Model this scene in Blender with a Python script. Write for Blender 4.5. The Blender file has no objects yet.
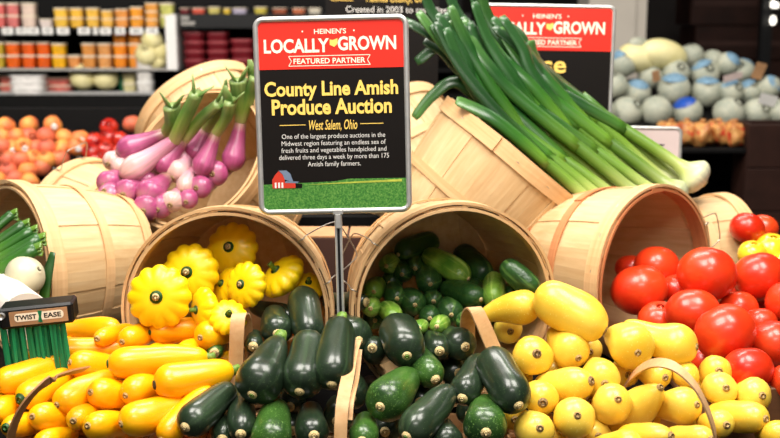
import bpy, math, random
import numpy as np
from mathutils import Vector, Matrix, noise

random.seed(7)
SC = bpy.context.scene
COL = SC.collection
PI = math.pi

# ------------------------------------------------------------------ camera, light, exposure
FPX = 1100.0
PITCH = math.radians(10.3)
CAM = Vector((0, 0, 1.55))
FWD = Vector((0, math.cos(PITCH), -math.sin(PITCH)))
UPV = Vector((0, math.sin(PITCH), math.cos(PITCH)))
cd = bpy.data.cameras.new('camera')
cam = bpy.data.objects.new('camera', cd)
COL.objects.link(cam)
cam.location = CAM
cam.rotation_euler = (PI / 2 - PITCH, 0, 0)
cd.sensor_width = 36
cd.lens = 36 * FPX / 780
cd.clip_start = 0.05
cd.dof.use_dof = True
cd.dof.focus_distance = 1.86
cd.dof.aperture_fstop = 4.5
SC.camera = cam

w = bpy.data.worlds.new('world')
SC.world = w
w.use_nodes = True
w.node_tree.nodes['Background'].inputs[0].default_value = (1.0, 0.96, 0.9, 1)
w.node_tree.nodes['Background'].inputs[1].default_value = 0.2


def lamp(name, loc, target, sx, sy, power, col=(1, 0.95, 0.88)):
    l = bpy.data.lights.new(name, 'AREA')
    l.shape = 'RECTANGLE'
    l.size, l.size_y = sx, sy
    l.energy = power
    l.color = col
    o = bpy.data.objects.new(name, l)
    COL.objects.link(o)
    o.location = loc
    d = Vector(target) - Vector(loc)
    o.rotation_euler = d.to_track_quat('-Z', 'Y').to_euler()
    return o


lamp('ceiling_or_fill_lamp', (-0.6, 1.35, 3.1), (-0.4, 2.0, 1.0), 0.9, 1.2, 62)
lamp('ceiling_or_fill_lamp', (0.75, 1.35, 3.1), (0.5, 2.0, 1.0), 0.9, 1.2, 62)
lamp('ceiling_or_fill_lamp', (0.0, -0.9, 3.3), (0.0, 2.0, 1.1), 1.6, 0.5, 34)  # added fill from behind the camera, brightens the sign and other front faces
lamp('ceiling_or_fill_lamp', (0.0, 3.2, 3.2), (0.0, 2.6, 1.0), 1.6, 0.4, 40)
lamp('ceiling_or_fill_lamp', (-2.2, 3.3, 3.0), (-2.0, 6.0, 1.3), 2.2, 0.5, 106)  # stands in for the cabinet's case lights, set forward to reach under the shelves
lamp('ceiling_or_fill_lamp', (1.6, 4.2, 3.2), (1.6, 5.2, 1.2), 1.2, 0.4, 34)

SC.view_settings.view_transform = 'Standard'
SC.view_settings.look = 'None'
SC.view_settings.gamma = 1
SC.view_settings.use_curve_mapping = False
SC.view_settings.exposure = 0.08

# ------------------------------------------------------------------ helpers


def ray(px, py):
    return FWD + Vector((1, 0, 0)) * ((px - 390) / FPX) - UPV * ((py - 219) / FPX)


def at(px, py, Y):
    r = ray(px, py)
    return CAM + r * (Y / r.y)


def mpp(p):
    return (Vector(p) - CAM).dot(FWD) / FPX


def lin(c):
    return tuple((v / 12.92 if v <= 0.04045 else ((v + 0.055) / 1.055) ** 2.4) for v in c)


def rgb(r, g, b):
    return lin((r / 255, g / 255, b / 255)) + (1,)


def tag(o, label=None, cat=None, group=None, kind=None):
    if label: o['label'] = label
    if cat: o['category'] = cat
    if group: o['group'] = group
    if kind: o['kind'] = kind
    return o


def empty(name, loc=(0, 0, 0)):
    o = bpy.data.objects.new(name, None)
    COL.objects.link(o)
    o.empty_display_size = 0.03
    o.location = loc
    return o


def mk(name, V, F, mat, parent=None, smooth=True, uv=None, mats=None, fm=None, loc=None, along=None):
    me = bpy.data.meshes.new(name)
    me.from_pydata([tuple(v) for v in V], [], F)
    if mats:
        for m in mats: me.materials.append(m)
        for p, i in zip(me.polygons, fm): p.material_index = i
    else:
        me.materials.append(mat)
    if smooth:
        me.polygons.foreach_set('use_smooth', [True] * len(me.polygons))
    if uv is not None:
        l = me.uv_layers.new(name='UVMap')
        for lp in me.loops:
            l.data[lp.index].uv = uv[lp.vertex_index]
    if along is not None:
        a = me.attributes.new('along', 'FLOAT', 'POINT')
        a.data.foreach_set('value', list(along))
    me.validate()
    me.update()
    o = bpy.data.objects.new(name, me)
    COL.objects.link(o)
    if parent: o.parent = parent
    if loc is not None: o.location = loc
    return o


class MB:
    def __init__(s): s.v, s.f, s.m = [], [], []

    def add(s, V, F, mi=0):
        n = len(s.v)
        s.v += [Vector(v) for v in V]
        s.f += [tuple(i + n for i in f) for f in F]
        s.m += [mi] * len(F)

    def box(s, x0, x1, y0, y1, z0, z1, mi=0, bev=0.0):
        if bev > 0:
            b = min(bev, abs(x1 - x0) * .45, abs(y1 - y0) * .45, abs(z1 - z0) * .45)
            V = []
            for (cx, sx) in ((x0, 1), (x1, -1)):
                for (cy, sy) in ((y0, 1), (y1, -1)):
                    for (cz, sz) in ((z0, 1), (z1, -1)):
                        V += [(cx, cy + sy * b, cz + sz * b), (cx + sx * b, cy, cz + sz * b), (cx + sx * b, cy + sy * b, cz)]
            I = lambda i, j, k, a: ((i * 2 + j) * 2 + k) * 3 + a
            F = []
            F.append((I(0, 0, 0, 0), I(0, 0, 1, 0), I(0, 1, 1, 0), I(0, 1, 0, 0)))
            F.append((I(1, 0, 0, 0), I(1, 1, 0, 0), I(1, 1, 1, 0), I(1, 0, 1, 0)))
            F.append((I(0, 0, 0, 1), I(1, 0, 0, 1), I(1, 0, 1, 1), I(0, 0, 1, 1)))
            F.append((I(0, 1, 0, 1), I(0, 1, 1, 1), I(1, 1, 1, 1), I(1, 1, 0, 1)))
            F.append((I(0, 0, 0, 2), I(0, 1, 0, 2), I(1, 1, 0, 2), I(1, 0, 0, 2)))
            F.append((I(0, 0, 1, 2), I(1, 0, 1, 2), I(1, 1, 1, 2), I(0, 1, 1, 2)))
            for j in (0, 1):
                for k in (0, 1):
                    F.append((I(0, j, k, 1), I(1, j, k, 1), I(1, j, k, 2), I(0, j, k, 2)))
                    F.append((I(j, 0, k, 0), I(j, 1, k, 0), I(j, 1, k, 2), I(j, 0, k, 2)))
                    F.append((I(j, k, 0, 0), I(j, k, 1, 0), I(j, k, 1, 1), I(j, k, 0, 1)))
            for i in (0, 1):
                for j in (0, 1):
                    for k in (0, 1):
                        F.append((I(i, j, k, 0), I(i, j, k, 1), I(i, j, k, 2)))
            s.add(V, F, mi)
            return
        V = [(x, y, z) for x in (x0, x1) for y in (y0, y1) for z in (z0, z1)]
        s.add(V, [(0, 1, 3, 2), (4, 6, 7, 5), (0, 4, 5, 1), (2, 3, 7, 6), (0, 2, 6, 4), (1, 5, 7, 3)], mi)

    def build(s, name, mat, parent=None, smooth=False, mats=None, loc=None):
        me_loc = Vector(loc) if loc is not None else Vector((0, 0, 0))
        o = mk(name, [v - me_loc for v in s.v], s.f, mat, parent, smooth, mats=mats, fm=s.m if mats else None, loc=loc)
        # consistent outward normals
        import bmesh
        bm = bmesh.new()
        bm.from_mesh(o.data)
        bmesh.ops.recalc_face_normals(bm, faces=bm.faces)
        bm.to_mesh(o.data)
        bm.free()
        return o


def cr(pts, n):
    """Catmull-Rom through control points (tuples of any length)."""
    P = [np.array(p, float) for p in pts]
    P = [2 * P[0] - P[1]] + P + [2 * P[-1] - P[-2]]
    out = []
    m = len(P) - 3
    for i in range(m):
        for k in range(n):
            t = k / n
            a, b, c, d = P[i:i + 4]
            out.append(0.5 * ((2 * b) + (c - a) * t + (2 * a - 5 * b + 4 * c - d) * t * t + (3 * b - a - 3 * c + d) * t ** 3))
    out.append(P[-2])
    return out


def sweep(pts, radii, seg=16, flat=None, ridge=None, up=Vector((0, -0.3, 1)), cap=True, twist=0.0, jitter=0.0, seed=0):
    """Tube along pts; flat = per-ring squash (0..1) of the second axis. Returns V, F, uv, along."""
    pts = [Vector(p) for p in pts]
    n = len(pts)
    T = []
    for i in range(n):
        a = pts[max(i - 1, 0)]
        b = pts[min(i + 1, n - 1)]
        d = (b - a)
        T.append(d.normalized() if d.length > 1e-9 else Vector((0, 1, 0)))
    N = up - T[0] * up.dot(T[0])
    if N.length < 1e-3: N = Vector((1, 0, 0)) - T[0] * T[0].x
    N.normalize()
    L = [0]
    for i in range(1, n): L.append(L[-1] + (pts[i] - pts[i - 1]).length)
    tot = L[-1] or 1
    V, F, UV, AL = [], [], [], []
    for i in range(n):
        if i:
            N = N - T[i] * N.dot(T[i])
            N.normalize()
        B = T[i].cross(N)
        t = L[i] / tot
        fl = flat[i] if flat else 1.0
        for k in range(seg):
            a = 2 * PI * k / seg + twist * t
            r = radii[i]
            if ridge: r *= 1 + ridge[1] * math.cos(ridge[0] * a + seed)
            p = pts[i] + (N * (math.sin(a) * fl) - B * math.cos(a)) * r
            if jitter: p = p + (N * math.sin(a) - B * math.cos(a)) * (jitter * noise.noise(p * 22 + Vector((seed, 0, 0))))
            V.append(p)
            UV.append((k / seg, t))
            AL.append(t)
    for i in range(n - 1):
        for k in range(seg):
            k2 = (k + 1) % seg
            F.append((i * seg + k, i * seg + k2, (i + 1) * seg + k2, (i + 1) * seg + k))
    if cap:
        V.append(pts[0]); UV.append((0, 0)); AL.append(0)
        V.append(pts[-1]); UV.append((0, 1)); AL.append(1)
        c0, c1 = len(V) - 2, len(V) - 1
        for k in range(seg):
            k2 = (k + 1) % seg
            F.append((c0, k2, k))
            F.append((c1, (n - 1) * seg + k, (n - 1) * seg + k2))
    return V, F, UV, AL


def tube_obj(name, pts, r, mat, parent=None, seg=8, loc=None):
    rr = r if isinstance(r, (list, tuple)) else [r] * len(pts)
    if loc is not None: pts = [Vector(p) - Vector(loc) for p in pts]
    V, F, U, A = sweep(pts, rr, seg)
    return mk(name, V, F, mat, parent, uv=U, along=A, loc=loc)


def lathe(prof, seg=24):
    """prof: list of (r, z); closed with poles when r == 0."""
    V, F = [], []
    rings = []
    for (r, z) in prof:
        if r < 1e-6:
            rings.append([len(V)])
            V.append(Vector((0, 0, z)))
        else:
            rings.append(list(range(len(V), len(V) + seg)))
            for k in range(seg):
                a = 2 * PI * k / seg
                V.append(Vector((r * math.cos(a), r * math.sin(a), z)))
    for A, B in zip(rings, rings[1:]):
        for k in range(seg):
            k2 = (k + 1) % seg
            if len(A) == 1 and len(B) == 1: continue
            if len(A) == 1: F.append((A[0], B[k], B[k2]))
            elif len(B) == 1: F.append((A[k2], A[k], B[0]))
            else: F.append((A[k], A[k2], B[k2], B[k]))
    return V, F


def frame_for(axis, roll=0.0):
    """rotation matrix whose local +Z is axis."""
    return Vector(axis).to_track_quat('Z', 'Y').to_matrix() @ Matrix.Rotation(roll, 3, 'Z')


# ------------------------------------------------------------------ materials
class NT:
    def __init__(s, name):
        s.m = bpy.data.materials.new(name)
        s.m.use_nodes = True
        s.t = s.m.node_tree
        s.b = s.t.nodes['Principled BSDF']

    def n(s, kind, **kw):
        x = s.t.nodes.new(kind)
        for k, v in kw.items():
            if k in x.inputs: x.inputs[k].default_value = v
            else: setattr(x, k, v)
        return x

    def l(s, a, b): s.t.links.new(a, b)

    def coord(s, kind, scale=(1, 1, 1), rnd=False):
        if kind == 'UV':
            c = s.n('ShaderNodeTexCoord').outputs['UV']
        else:
            c = s.n('ShaderNodeTexCoord').outputs['Object']
        if rnd:
            oi = s.n('ShaderNodeObjectInfo')
            ad = s.n('ShaderNodeVectorMath', operation='MULTIPLY_ADD')
            s.l(oi.outputs['Random'], ad.inputs[0])
            ad.inputs[1].default_value = (37, 11, 23)
            s.l(c, ad.inputs[2])
            c = ad.outputs[0]
        mp = s.n('ShaderNodeMapping')
        mp.inputs['Scale'].default_value = scale
        s.l(c, mp.inputs[0])
        return mp.outputs[0]

    def noise(s, vec, scale, detail=3, rough=0.5, dist=0.0):
        x = s.n('ShaderNodeTexNoise')
        x.inputs['Scale'].default_value = scale
        x.inputs['Detail'].default_value = detail
        x.inputs['Roughness'].default_value = rough
        x.inputs['Distortion'].default_value = dist
        s.l(vec, x.inputs['Vector'])
        return x.outputs['Fac']

    def ramp(s, fac, stops, interp='LINEAR'):
        x = s.n('ShaderNodeValToRGB')
        x.color_ramp.interpolation = interp
        e = x.color_ramp.elements
        while len(e) < len(stops): e.new(0.5)
        for i, (p, c) in enumerate(stops):
            e[i].position = p
            e[i].color = c if len(c) == 4 else tuple(c) + (1,)
        s.l(fac, x.inputs[0])
        return x.outputs[0]

    def mix(s, fac, a, b, mode='MIX'):
        x = s.n('ShaderNodeMix', data_type='RGBA', blend_type=mode)
        for sock, v in ((x.inputs[0], fac), (x.inputs[6], a), (x.inputs[7], b)):
            if hasattr(v, 'is_output'): s.l(v, sock)
            else: sock.default_value = v
        return x.outputs[2]

    def bump(s, h, strength=0.2, dist=0.002):
        x = s.n('ShaderNodeBump')
        x.inputs['Strength'].default_value = strength
        x.inputs['Distance'].default_value = dist
        s.l(h, x.inputs['Height'])
        s.l(x.outputs[0], s.b.inputs['Normal'])

    def set(s, col=None, rough=0.5, metal=0.0, coat=0.0, spec=None, sss=0.0, trans=0.0, emit=None, es=0.0, alpha=None):
        if col is not None:
            if hasattr(col, 'is_output'): s.l(col, s.b.inputs['Base Color'])
            else: s.b.inputs['Base Color'].default_value = col
        s.b.inputs['Roughness'].default_value = rough
        s.b.inputs['Metallic'].default_value = metal
        s.b.inputs['Coat Weight'].default_value = coat
        s.b.inputs['Coat Roughness'].default_value = 0.12
        if spec is not None: s.b.inputs['Specular IOR Level'].default_value = spec
        if sss:
            s.b.inputs['Subsurface Weight'].default_value = sss
            s.b.inputs['Subsurface Scale'].default_value = 0.01
        s.b.inputs['Transmission Weight'].default_value = trans
        if emit:
            s.b.inputs['Emission Color'].default_value = emit
            s.b.inputs['Emission Strength'].default_value = es
        return s.m


def plain(name, col, rough=0.5, var=0.12, scale=30, **kw):
    s = NT(name)
    f = s.noise(s.coord('Object', rnd=True), scale, 3)
    lo = tuple(c * (1 - var) for c in col[:3]) + (1,)
    hi = tuple(min(1, c * (1 + var)) for c in col[:3]) + (1,)
    return s.set(s.ramp(f, [(0.3, lo), (0.7, hi)]), rough, **kw)


def skin(name, c_lo, c_hi, rough, coat=0.0, scale=14, speck=None, streak=None, bumps=0.0, bscale=60, sss=0.0):
    s = NT(name)
    f = s.noise(s.coord('Object', rnd=True), scale, 3)
    col = s.ramp(f, [(0.32, c_lo), (0.68, c_hi)])
    if streak:
        g = s.noise(s.coord('UV', (streak[1], streak[2], 1), rnd=True), 1.0, 2)
        fac = s.ramp(g, [(streak[3], (0, 0, 0, 1)), (streak[3] + 0.14, (1, 1, 1, 1))])
        col = s.mix(fac, col, streak[0])
    if speck:
        h = s.noise(s.coord('Object', rnd=True), speck[1], 2, 0.6)
        fac = s.ramp(h, [(speck[2], (0, 0, 0, 1)), (speck[2] + 0.08, (1, 1, 1, 1))])
        col = s.mix(fac, col, speck[0])
    if bumps:
        s.bump(s.noise(s.coord('Object', rnd=True), bscale, 2), bumps, 0.003)
    return s.set(col, rough, coat=coat, sss=sss)


M = {}
M['zucchini'] = skin('zucchini_skin', rgb(24, 38, 25), rgb(40, 56, 38), 0.31, 0.3, 10, speck=(rgb(76, 100, 62), 420, 0.63), streak=(rgb(50, 70, 46), 16, 0.6, 0.58), bumps=0.12, bscale=40)
M['zucchini_green'] = skin('zucchini_light_skin', rgb(28, 58, 22), rgb(66, 108, 38), 0.32, 0.25, 12, speck=(rgb(120, 158, 84), 420, 0.6), bumps=0.12, bscale=40)
M['yellow_zucchini'] = skin('yellow_zucchini_skin', rgb(246, 164, 2), rgb(253, 190, 10), 0.3, 0.15, 9, speck=(rgb(254, 204, 40), 380, 0.66), bumps=0.08, bscale=40, sss=0.05)
M['squash'] = skin('lemon_squash_skin', rgb(234, 188, 46), rgb(244, 210, 82), 0.33, 0.12, 10, speck=(rgb(252, 232, 130), 330, 0.64), bumps=0.1, bscale=36, sss=0.05)
M['pattypan'] = skin('pattypan_skin', rgb(252, 204, 2), rgb(255, 222, 14), 0.38, 0.1, 14, sss=0.05)
M['cucumber'] = skin('cucumber_skin', rgb(28, 62, 26), rgb(46, 86, 36), 0.36, 0.12, 30, streak=(rgb(86, 124, 58), 14, 0.8, 0.56), bumps=0.5, bscale=130)
M['cucumber_bright'] = skin('cucumber_bright_skin', rgb(70, 122, 32), rgb(132, 172, 62), 0.36, 0.12, 30, streak=(rgb(160, 190, 92), 14, 0.8, 0.52), bumps=0.6, bscale=130)
M['tomato'] = skin('tomato_skin', rgb(208, 34, 12), rgb(234, 72, 28), 0.32, 0.25, 9, sss=0.05)
M['yellow_tomato'] = skin('yellow_tomato_skin', rgb(246, 190, 20), rgb(252, 210, 50), 0.2, 0.4, 9)
M['scar'] = skin('stem_scar', rgb(196, 168, 110), rgb(228, 206, 150), 0.75, 0, 420, bumps=0.5, bscale=400)
M['root'] = skin('root_scar', rgb(120, 92, 60), rgb(170, 140, 96), 0.85, 0, 400)
M['squash_scar'] = skin('squash_scar', rgb(140, 108, 60), rgb(200, 166, 104), 0.8, 0, 300, bumps=0.5, bscale=300)
M['cork_scar'] = skin('cork_scar', rgb(84, 60, 30), rgb(176, 142, 92), 0.8, 0, 260, bumps=0.6, bscale=260)
M['dark_scar'] = skin('dark_scar', rgb(36, 26, 14), rgb(82, 60, 32), 0.8, 0, 300, bumps=0.5, bscale=300)
M['green_scar'] = skin('green_scar', rgb(20, 58, 16), rgb(48, 94, 30), 0.5, 0, 200)
M['stem_green'] = skin('green_stem', rgb(74, 112, 34), rgb(128, 160, 64), 0.5, 0, 200)
M['peach'] = skin('peach_skin', rgb(196, 92, 52), rgb(228, 150, 66), 0.6, 0, 16)
M['peach_red'] = skin('red_peach_skin', rgb(178, 76, 56), rgb(212, 112, 68), 0.6, 0, 16)
M['nectarine'] = skin('nectarine_skin', rgb(132, 12, 18), rgb(206, 52, 30), 0.25, 0.3, 16)
M['melon'] = skin('melon_rind', rgb(146, 154, 140), rgb(182, 184, 166), 0.6, 0, 18, speck=(rgb(188, 184, 160), 120, 0.55))
M['melon_yellow'] = skin('yellow_melon_rind', rgb(226, 214, 148), rgb(244, 234, 180), 0.5, 0, 10)
M['blue_net'] = plain('blue_netting', rgb(112, 146, 170), 0.6, 0.25, 60)
M['blue_tape'] = plain('blue_wrap', rgb(28, 76, 170), 0.4, 0.2, 40)
M['metal'] = plain('brushed_metal', (0.62, 0.61, 0.59, 1), 0.35, 0.08, 50, metal=0.65)
M['wire'] = plain('galvanised_wire', (0.45, 0.42, 0.38, 1), 0.35, 0.1, 60, metal=1.0)
M['black'] = plain('black_laminate', rgb(9, 8, 8), 0.6, 0.2, 20, spec=0.15)
M['black_plastic'] = plain('black_plastic', rgb(18, 18, 19), 0.4, 0.15, 40, spec=0.3)
M['dark_brown'] = plain('dark_brown_board', rgb(44, 24, 18), 0.6, 0.25, 9, spec=0.2)
M['brown_card'] = plain('brown_cardboard', rgb(58, 32, 24), 0.8, 0.2, 8)
M['card_flap'] = plain('cardboard_flap', rgb(176, 132, 92), 0.8, 0.15, 12)
M['sign_black'] = plain('printed_black', rgb(20, 16, 14), 0.5, 0.05, 10, spec=0.15)
M['sign_red'] = plain('printed_red', rgb(226, 36, 16), 0.45, 0.04, 10)
M['cream'] = plain('printed_cream', rgb(252, 238, 214), 0.5, 0.02, 10)
M['yellow_ink'] = plain('printed_yellow', rgb(250, 208, 100), 0.5, 0.02, 10)
M['white_ink'] = plain('printed_white', rgb(236, 232, 226), 0.5, 0.02, 10)
M['white'] = plain('white_plastic', rgb(236, 234, 230), 0.4, 0.04, 10)
M['paper'] = plain('white_paper', rgb(222, 214, 202), 0.8, 0.03, 40)
M['beige_paint'] = plain('beige_paint', rgb(196, 188, 176), 0.7, 0.04, 6)
M['pink_card'] = plain('pinkish_card', rgb(214, 194, 190), 0.6, 0.03, 10)
M['onion_white'] = plain('white_onion_skin', rgb(202, 194, 164), 0.35, 0.05, 20)
M['green_tie'] = None


def wood(name, lo, hi, scale, rough=0.6, island=0.22):
    s = NT(name)
    g = s.noise(s.coord('Object', scale, rnd=True), 1.0, 5, 0.6, 0.3)
    col = s.ramp(g, [(0.25, lo), (0.75, hi)])
    f2 = s.noise(s.coord('Object', rnd=True), 9, 2)
    col = s.mix(s.ramp(f2, [(0.35, (0.12, 0.12, 0.12, 1)), (0.75, (0, 0, 0, 1))]), col, tuple(c * 0.6 for c in lo[:3]) + (1,))
    gi = s.n('ShaderNodeNewGeometry')
    v = s.ramp(gi.outputs['Random Per Island'], [(0, (1 - island, 1 - island * 1.15, 1 - island * 1.4, 1)), (1, (1, 1, 1, 1))])
    col = s.mix(1.0, col, v, 'MULTIPLY')
    s.bump(g, 0.15, 0.001)
    return s.set(col, rough)


M['stave'] = wood('basket_stave_wood', rgb(218, 178, 126), rgb(242, 212, 166), (70, 70, 3), island=0.26)
M['band'] = wood('basket_band_wood', rgb(212, 164, 110), rgb(236, 198, 148), (6, 6, 120), island=0.1)
M['orange_band'] = wood('basket_reddish_band_wood', rgb(190, 116, 70), rgb(212, 146, 96), (6, 6, 120), island=0.1)
M['splint'] = wood('splint_wood', rgb(206, 156, 104), rgb(228, 186, 136), (60, 60, 60), island=0.1)
M['splint_dark'] = wood('darker_splint_wood', rgb(150, 104, 62), rgb(184, 136, 88), (60, 60, 60), island=0.1)
M['crate_wood'] = wood('crate_wood', rgb(96, 60, 36), rgb(136, 90, 54), (3, 40, 40), island=0.15)


def leafmat(name, stops, rough=0.4, vary=False):
    s = NT(name)
    a = s.n('ShaderNodeAttribute', attribute_name='along')
    g = s.noise(s.coord('UV', (26, 1.2, 1), rnd=True), 1.0, 2)
    ad = s.n('ShaderNodeMath', operation='MULTIPLY_ADD')
    s.l(g, ad.inputs[0])
    ad.inputs[1].default_value = 0.16
    s.l(a.outputs['Fac'], ad.inputs[2])
    sb = s.n('ShaderNodeMath', operation='SUBTRACT')
    s.l(ad.outputs[0], sb.inputs[0])
    sb.inputs[1].default_value = 0.08
    col = s.ramp(sb.outputs[0], stops)
    st = s.ramp(g, [(0.35, (0.72, 0.78, 0.7, 1)), (0.65, (1, 1, 1, 1))])
    col = s.mix(1.0, col, st, 'MULTIPLY')
    oi = s.n('ShaderNodeObjectInfo')
    rv = s.ramp(oi.outputs['Random'], [(0.0, (0.55, 0.6, 0.55, 1)), (0.5, (0.9, 0.9, 0.9, 1)), (1.0, (1, 1, 0.86, 1))])
    if vary: col = s.mix(1.0, col, rv, 'MULTIPLY')
    return s.set(col, rough, coat=0.1)


M['leek'] = leafmat('leek_stalk', [(0.0, rgb(240, 234, 214)), (0.1, rgb(232, 230, 190)), (0.22, rgb(196, 206, 120)), (0.5, rgb(126, 162, 58)), (1.0, rgb(68, 120, 38))], vary=True)
M['leek_leaf'] = leafmat('leek_leaf', [(0.0, rgb(112, 152, 52)), (0.35, rgb(56, 108, 36)), (0.7, rgb(34, 82, 34)), (1.0, rgb(84, 128, 64))], 0.33, vary=True)
M['leek_leaf_dark'] = leafmat('leek_dark_leaf', [(0.0, rgb(76, 124, 44)), (0.4, rgb(28, 72, 28)), (1.0, rgb(50, 90, 50))], 0.33, vary=True)
M['purple_onion'] = leafmat('purple_onion_skin', [(0.0, rgb(196, 120, 150)), (0.12, rgb(176, 74, 124)), (0.5, rgb(190, 96, 142)), (0.8, rgb(160, 68, 108)), (1.0, rgb(180, 140, 120))], 0.28)
M['pink_onion'] = leafmat('pale_pink_onion_skin', [(0.0, rgb(226, 178, 168)), (0.2, rgb(236, 190, 190)), (0.6, rgb(226, 160, 182)), (1.0, rgb(196, 110, 146))], 0.28)
M['onion_top'] = leafmat('onion_green_top', [(0.0, rgb(190, 188, 120)), (0.3, rgb(138, 166, 70)), (0.7, rgb(92, 132, 60)), (1.0, rgb(140, 160, 96))])


def tie_mat():
    s = NT('green_twist_ties')
    g = s.noise(s.coord('Object', (260, 260, 4)), 1.0, 2)
    return s.set(s.ramp(g, [(0.3, rgb(4, 100, 62)), (0.7, rgb(18, 152, 96))]), 0.45)


M['green_tie'] = tie_mat()


def field_mat():
    s = NT('printed_field')
    g = s.noise(s.coord('Object', (300, 300, 300)), 1.0, 4, 0.7)
    return s.set(s.ramp(g, [(0.3, rgb(28, 84, 30)), (0.5, rgb(66, 130, 48)), (0.75, rgb(130, 172, 84))]), 0.45)


M['field'] = field_mat()
M['field_strip'] = plain('printed_field_strip', rgb(176, 186, 70), 0.45, 0.2, 90)
M['barn_red'] = plain('printed_barn_red', rgb(206, 56, 34), 0.45, 0.05, 20)
M['barn_roof'] = plain('printed_barn_roof', rgb(112, 128, 152), 0.45, 0.1, 60)

# ------------------------------------------------------------------ the setting
TABLE = 0.83


def struct(name, mb, mat, smooth=False):
    o = mb.build(name, mat, smooth=smooth)
    o['kind'] = 'structure'
    return o


b = MB(); b.box(-6, 6, -3, 10, -0.1, 0); struct('floor', b, plain('floor_tile', rgb(92, 84, 76), 0.5, 0.1, 3))
b = MB(); b.box(-6, 6, -3, 10, 3.6, 3.7); struct('ceiling', b, plain('ceiling_paint', rgb(120, 116, 110), 0.8, 0.05, 3))
b = MB(); b.box(-6, 6, 9.0, 9.1, 0, 3.6); struct('wall_back', b, plain('dark_wall', rgb(26, 18, 15), 0.8, 0.2, 2))
b = MB(); b.box(-6.1, -6, -3, 10, 0, 3.6); struct('wall_left', b, plain('left_wall_paint', rgb(70, 64, 58), 0.8, 0.1, 3))
b = MB(); b.box(6, 6.1, -3, 10, 0, 3.6); struct('wall_right', b, plain('right_wall_paint', rgb(60, 46, 38), 0.8, 0.1, 3))
# pale pillar behind the second sign
x0 = at(588, 50, 6.6).x; x1 = at(634, 50, 6.6).x; x2 = at(646, 50, 6.6).x
b = MB(); b.box(x0, x1, 6.6, 7.0, 0, 3.6); b.box(x1, x2, 6.62, 7.0, 0, 3.6); struct('trim_1', b, M['beige_paint'])

# display table carrying everything in front
tb = empty('display_table', (0, 2.2, 0))
tag(tb, 'black display table under all the baskets and vegetables', 'table')


def loc_build(mb, name, mat, parent, smooth=False):
    """build world-space geometry as a part under an unrotated Empty"""
    off = parent.location
    mb.v = [v - off for v in mb.v]
    return mb.build(name, mat, parent, smooth)


b = MB(); b.box(-1.25, 1.25, 1.42, 3.3, TABLE - 0.05, TABLE, bev=0.006); loc_build(b, 'tabletop', M['black'], tb)
b = MB(); b.box(-1.2, 1.2, 1.5, 3.25, 0.0, TABLE - 0.05); loc_build(b, 'cabinet_base', M['black'], tb)
b = MB(); b.box(-1.25, 1.25, 1.40, 1.42, TABLE - 0.06, TABLE + 0.03, bev=0.004); loc_build(b, 'front_ledge', M['black'], tb)
# risers under the back row of baskets
rs = empty('display_riser', (-0.06, 2.6, TABLE))
tag(rs, 'black stepped riser under the back row of baskets', 'riser')
b = MB(); b.box(-0.42, 0.22, 2.36, 2.84, TABLE + 0.001, 0.95, bev=0.004); loc_build(b, 'lower_step', M['black'], rs)
b = MB(); b.box(-0.62, 0.5, 2.86, 3.22, TABLE + 0.001, 1.04, bev=0.004); loc_build(b, 'upper_step', M['black'], rs)

# ------------------------------------------------------------------ round stave baskets
BASKETS = []


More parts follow.
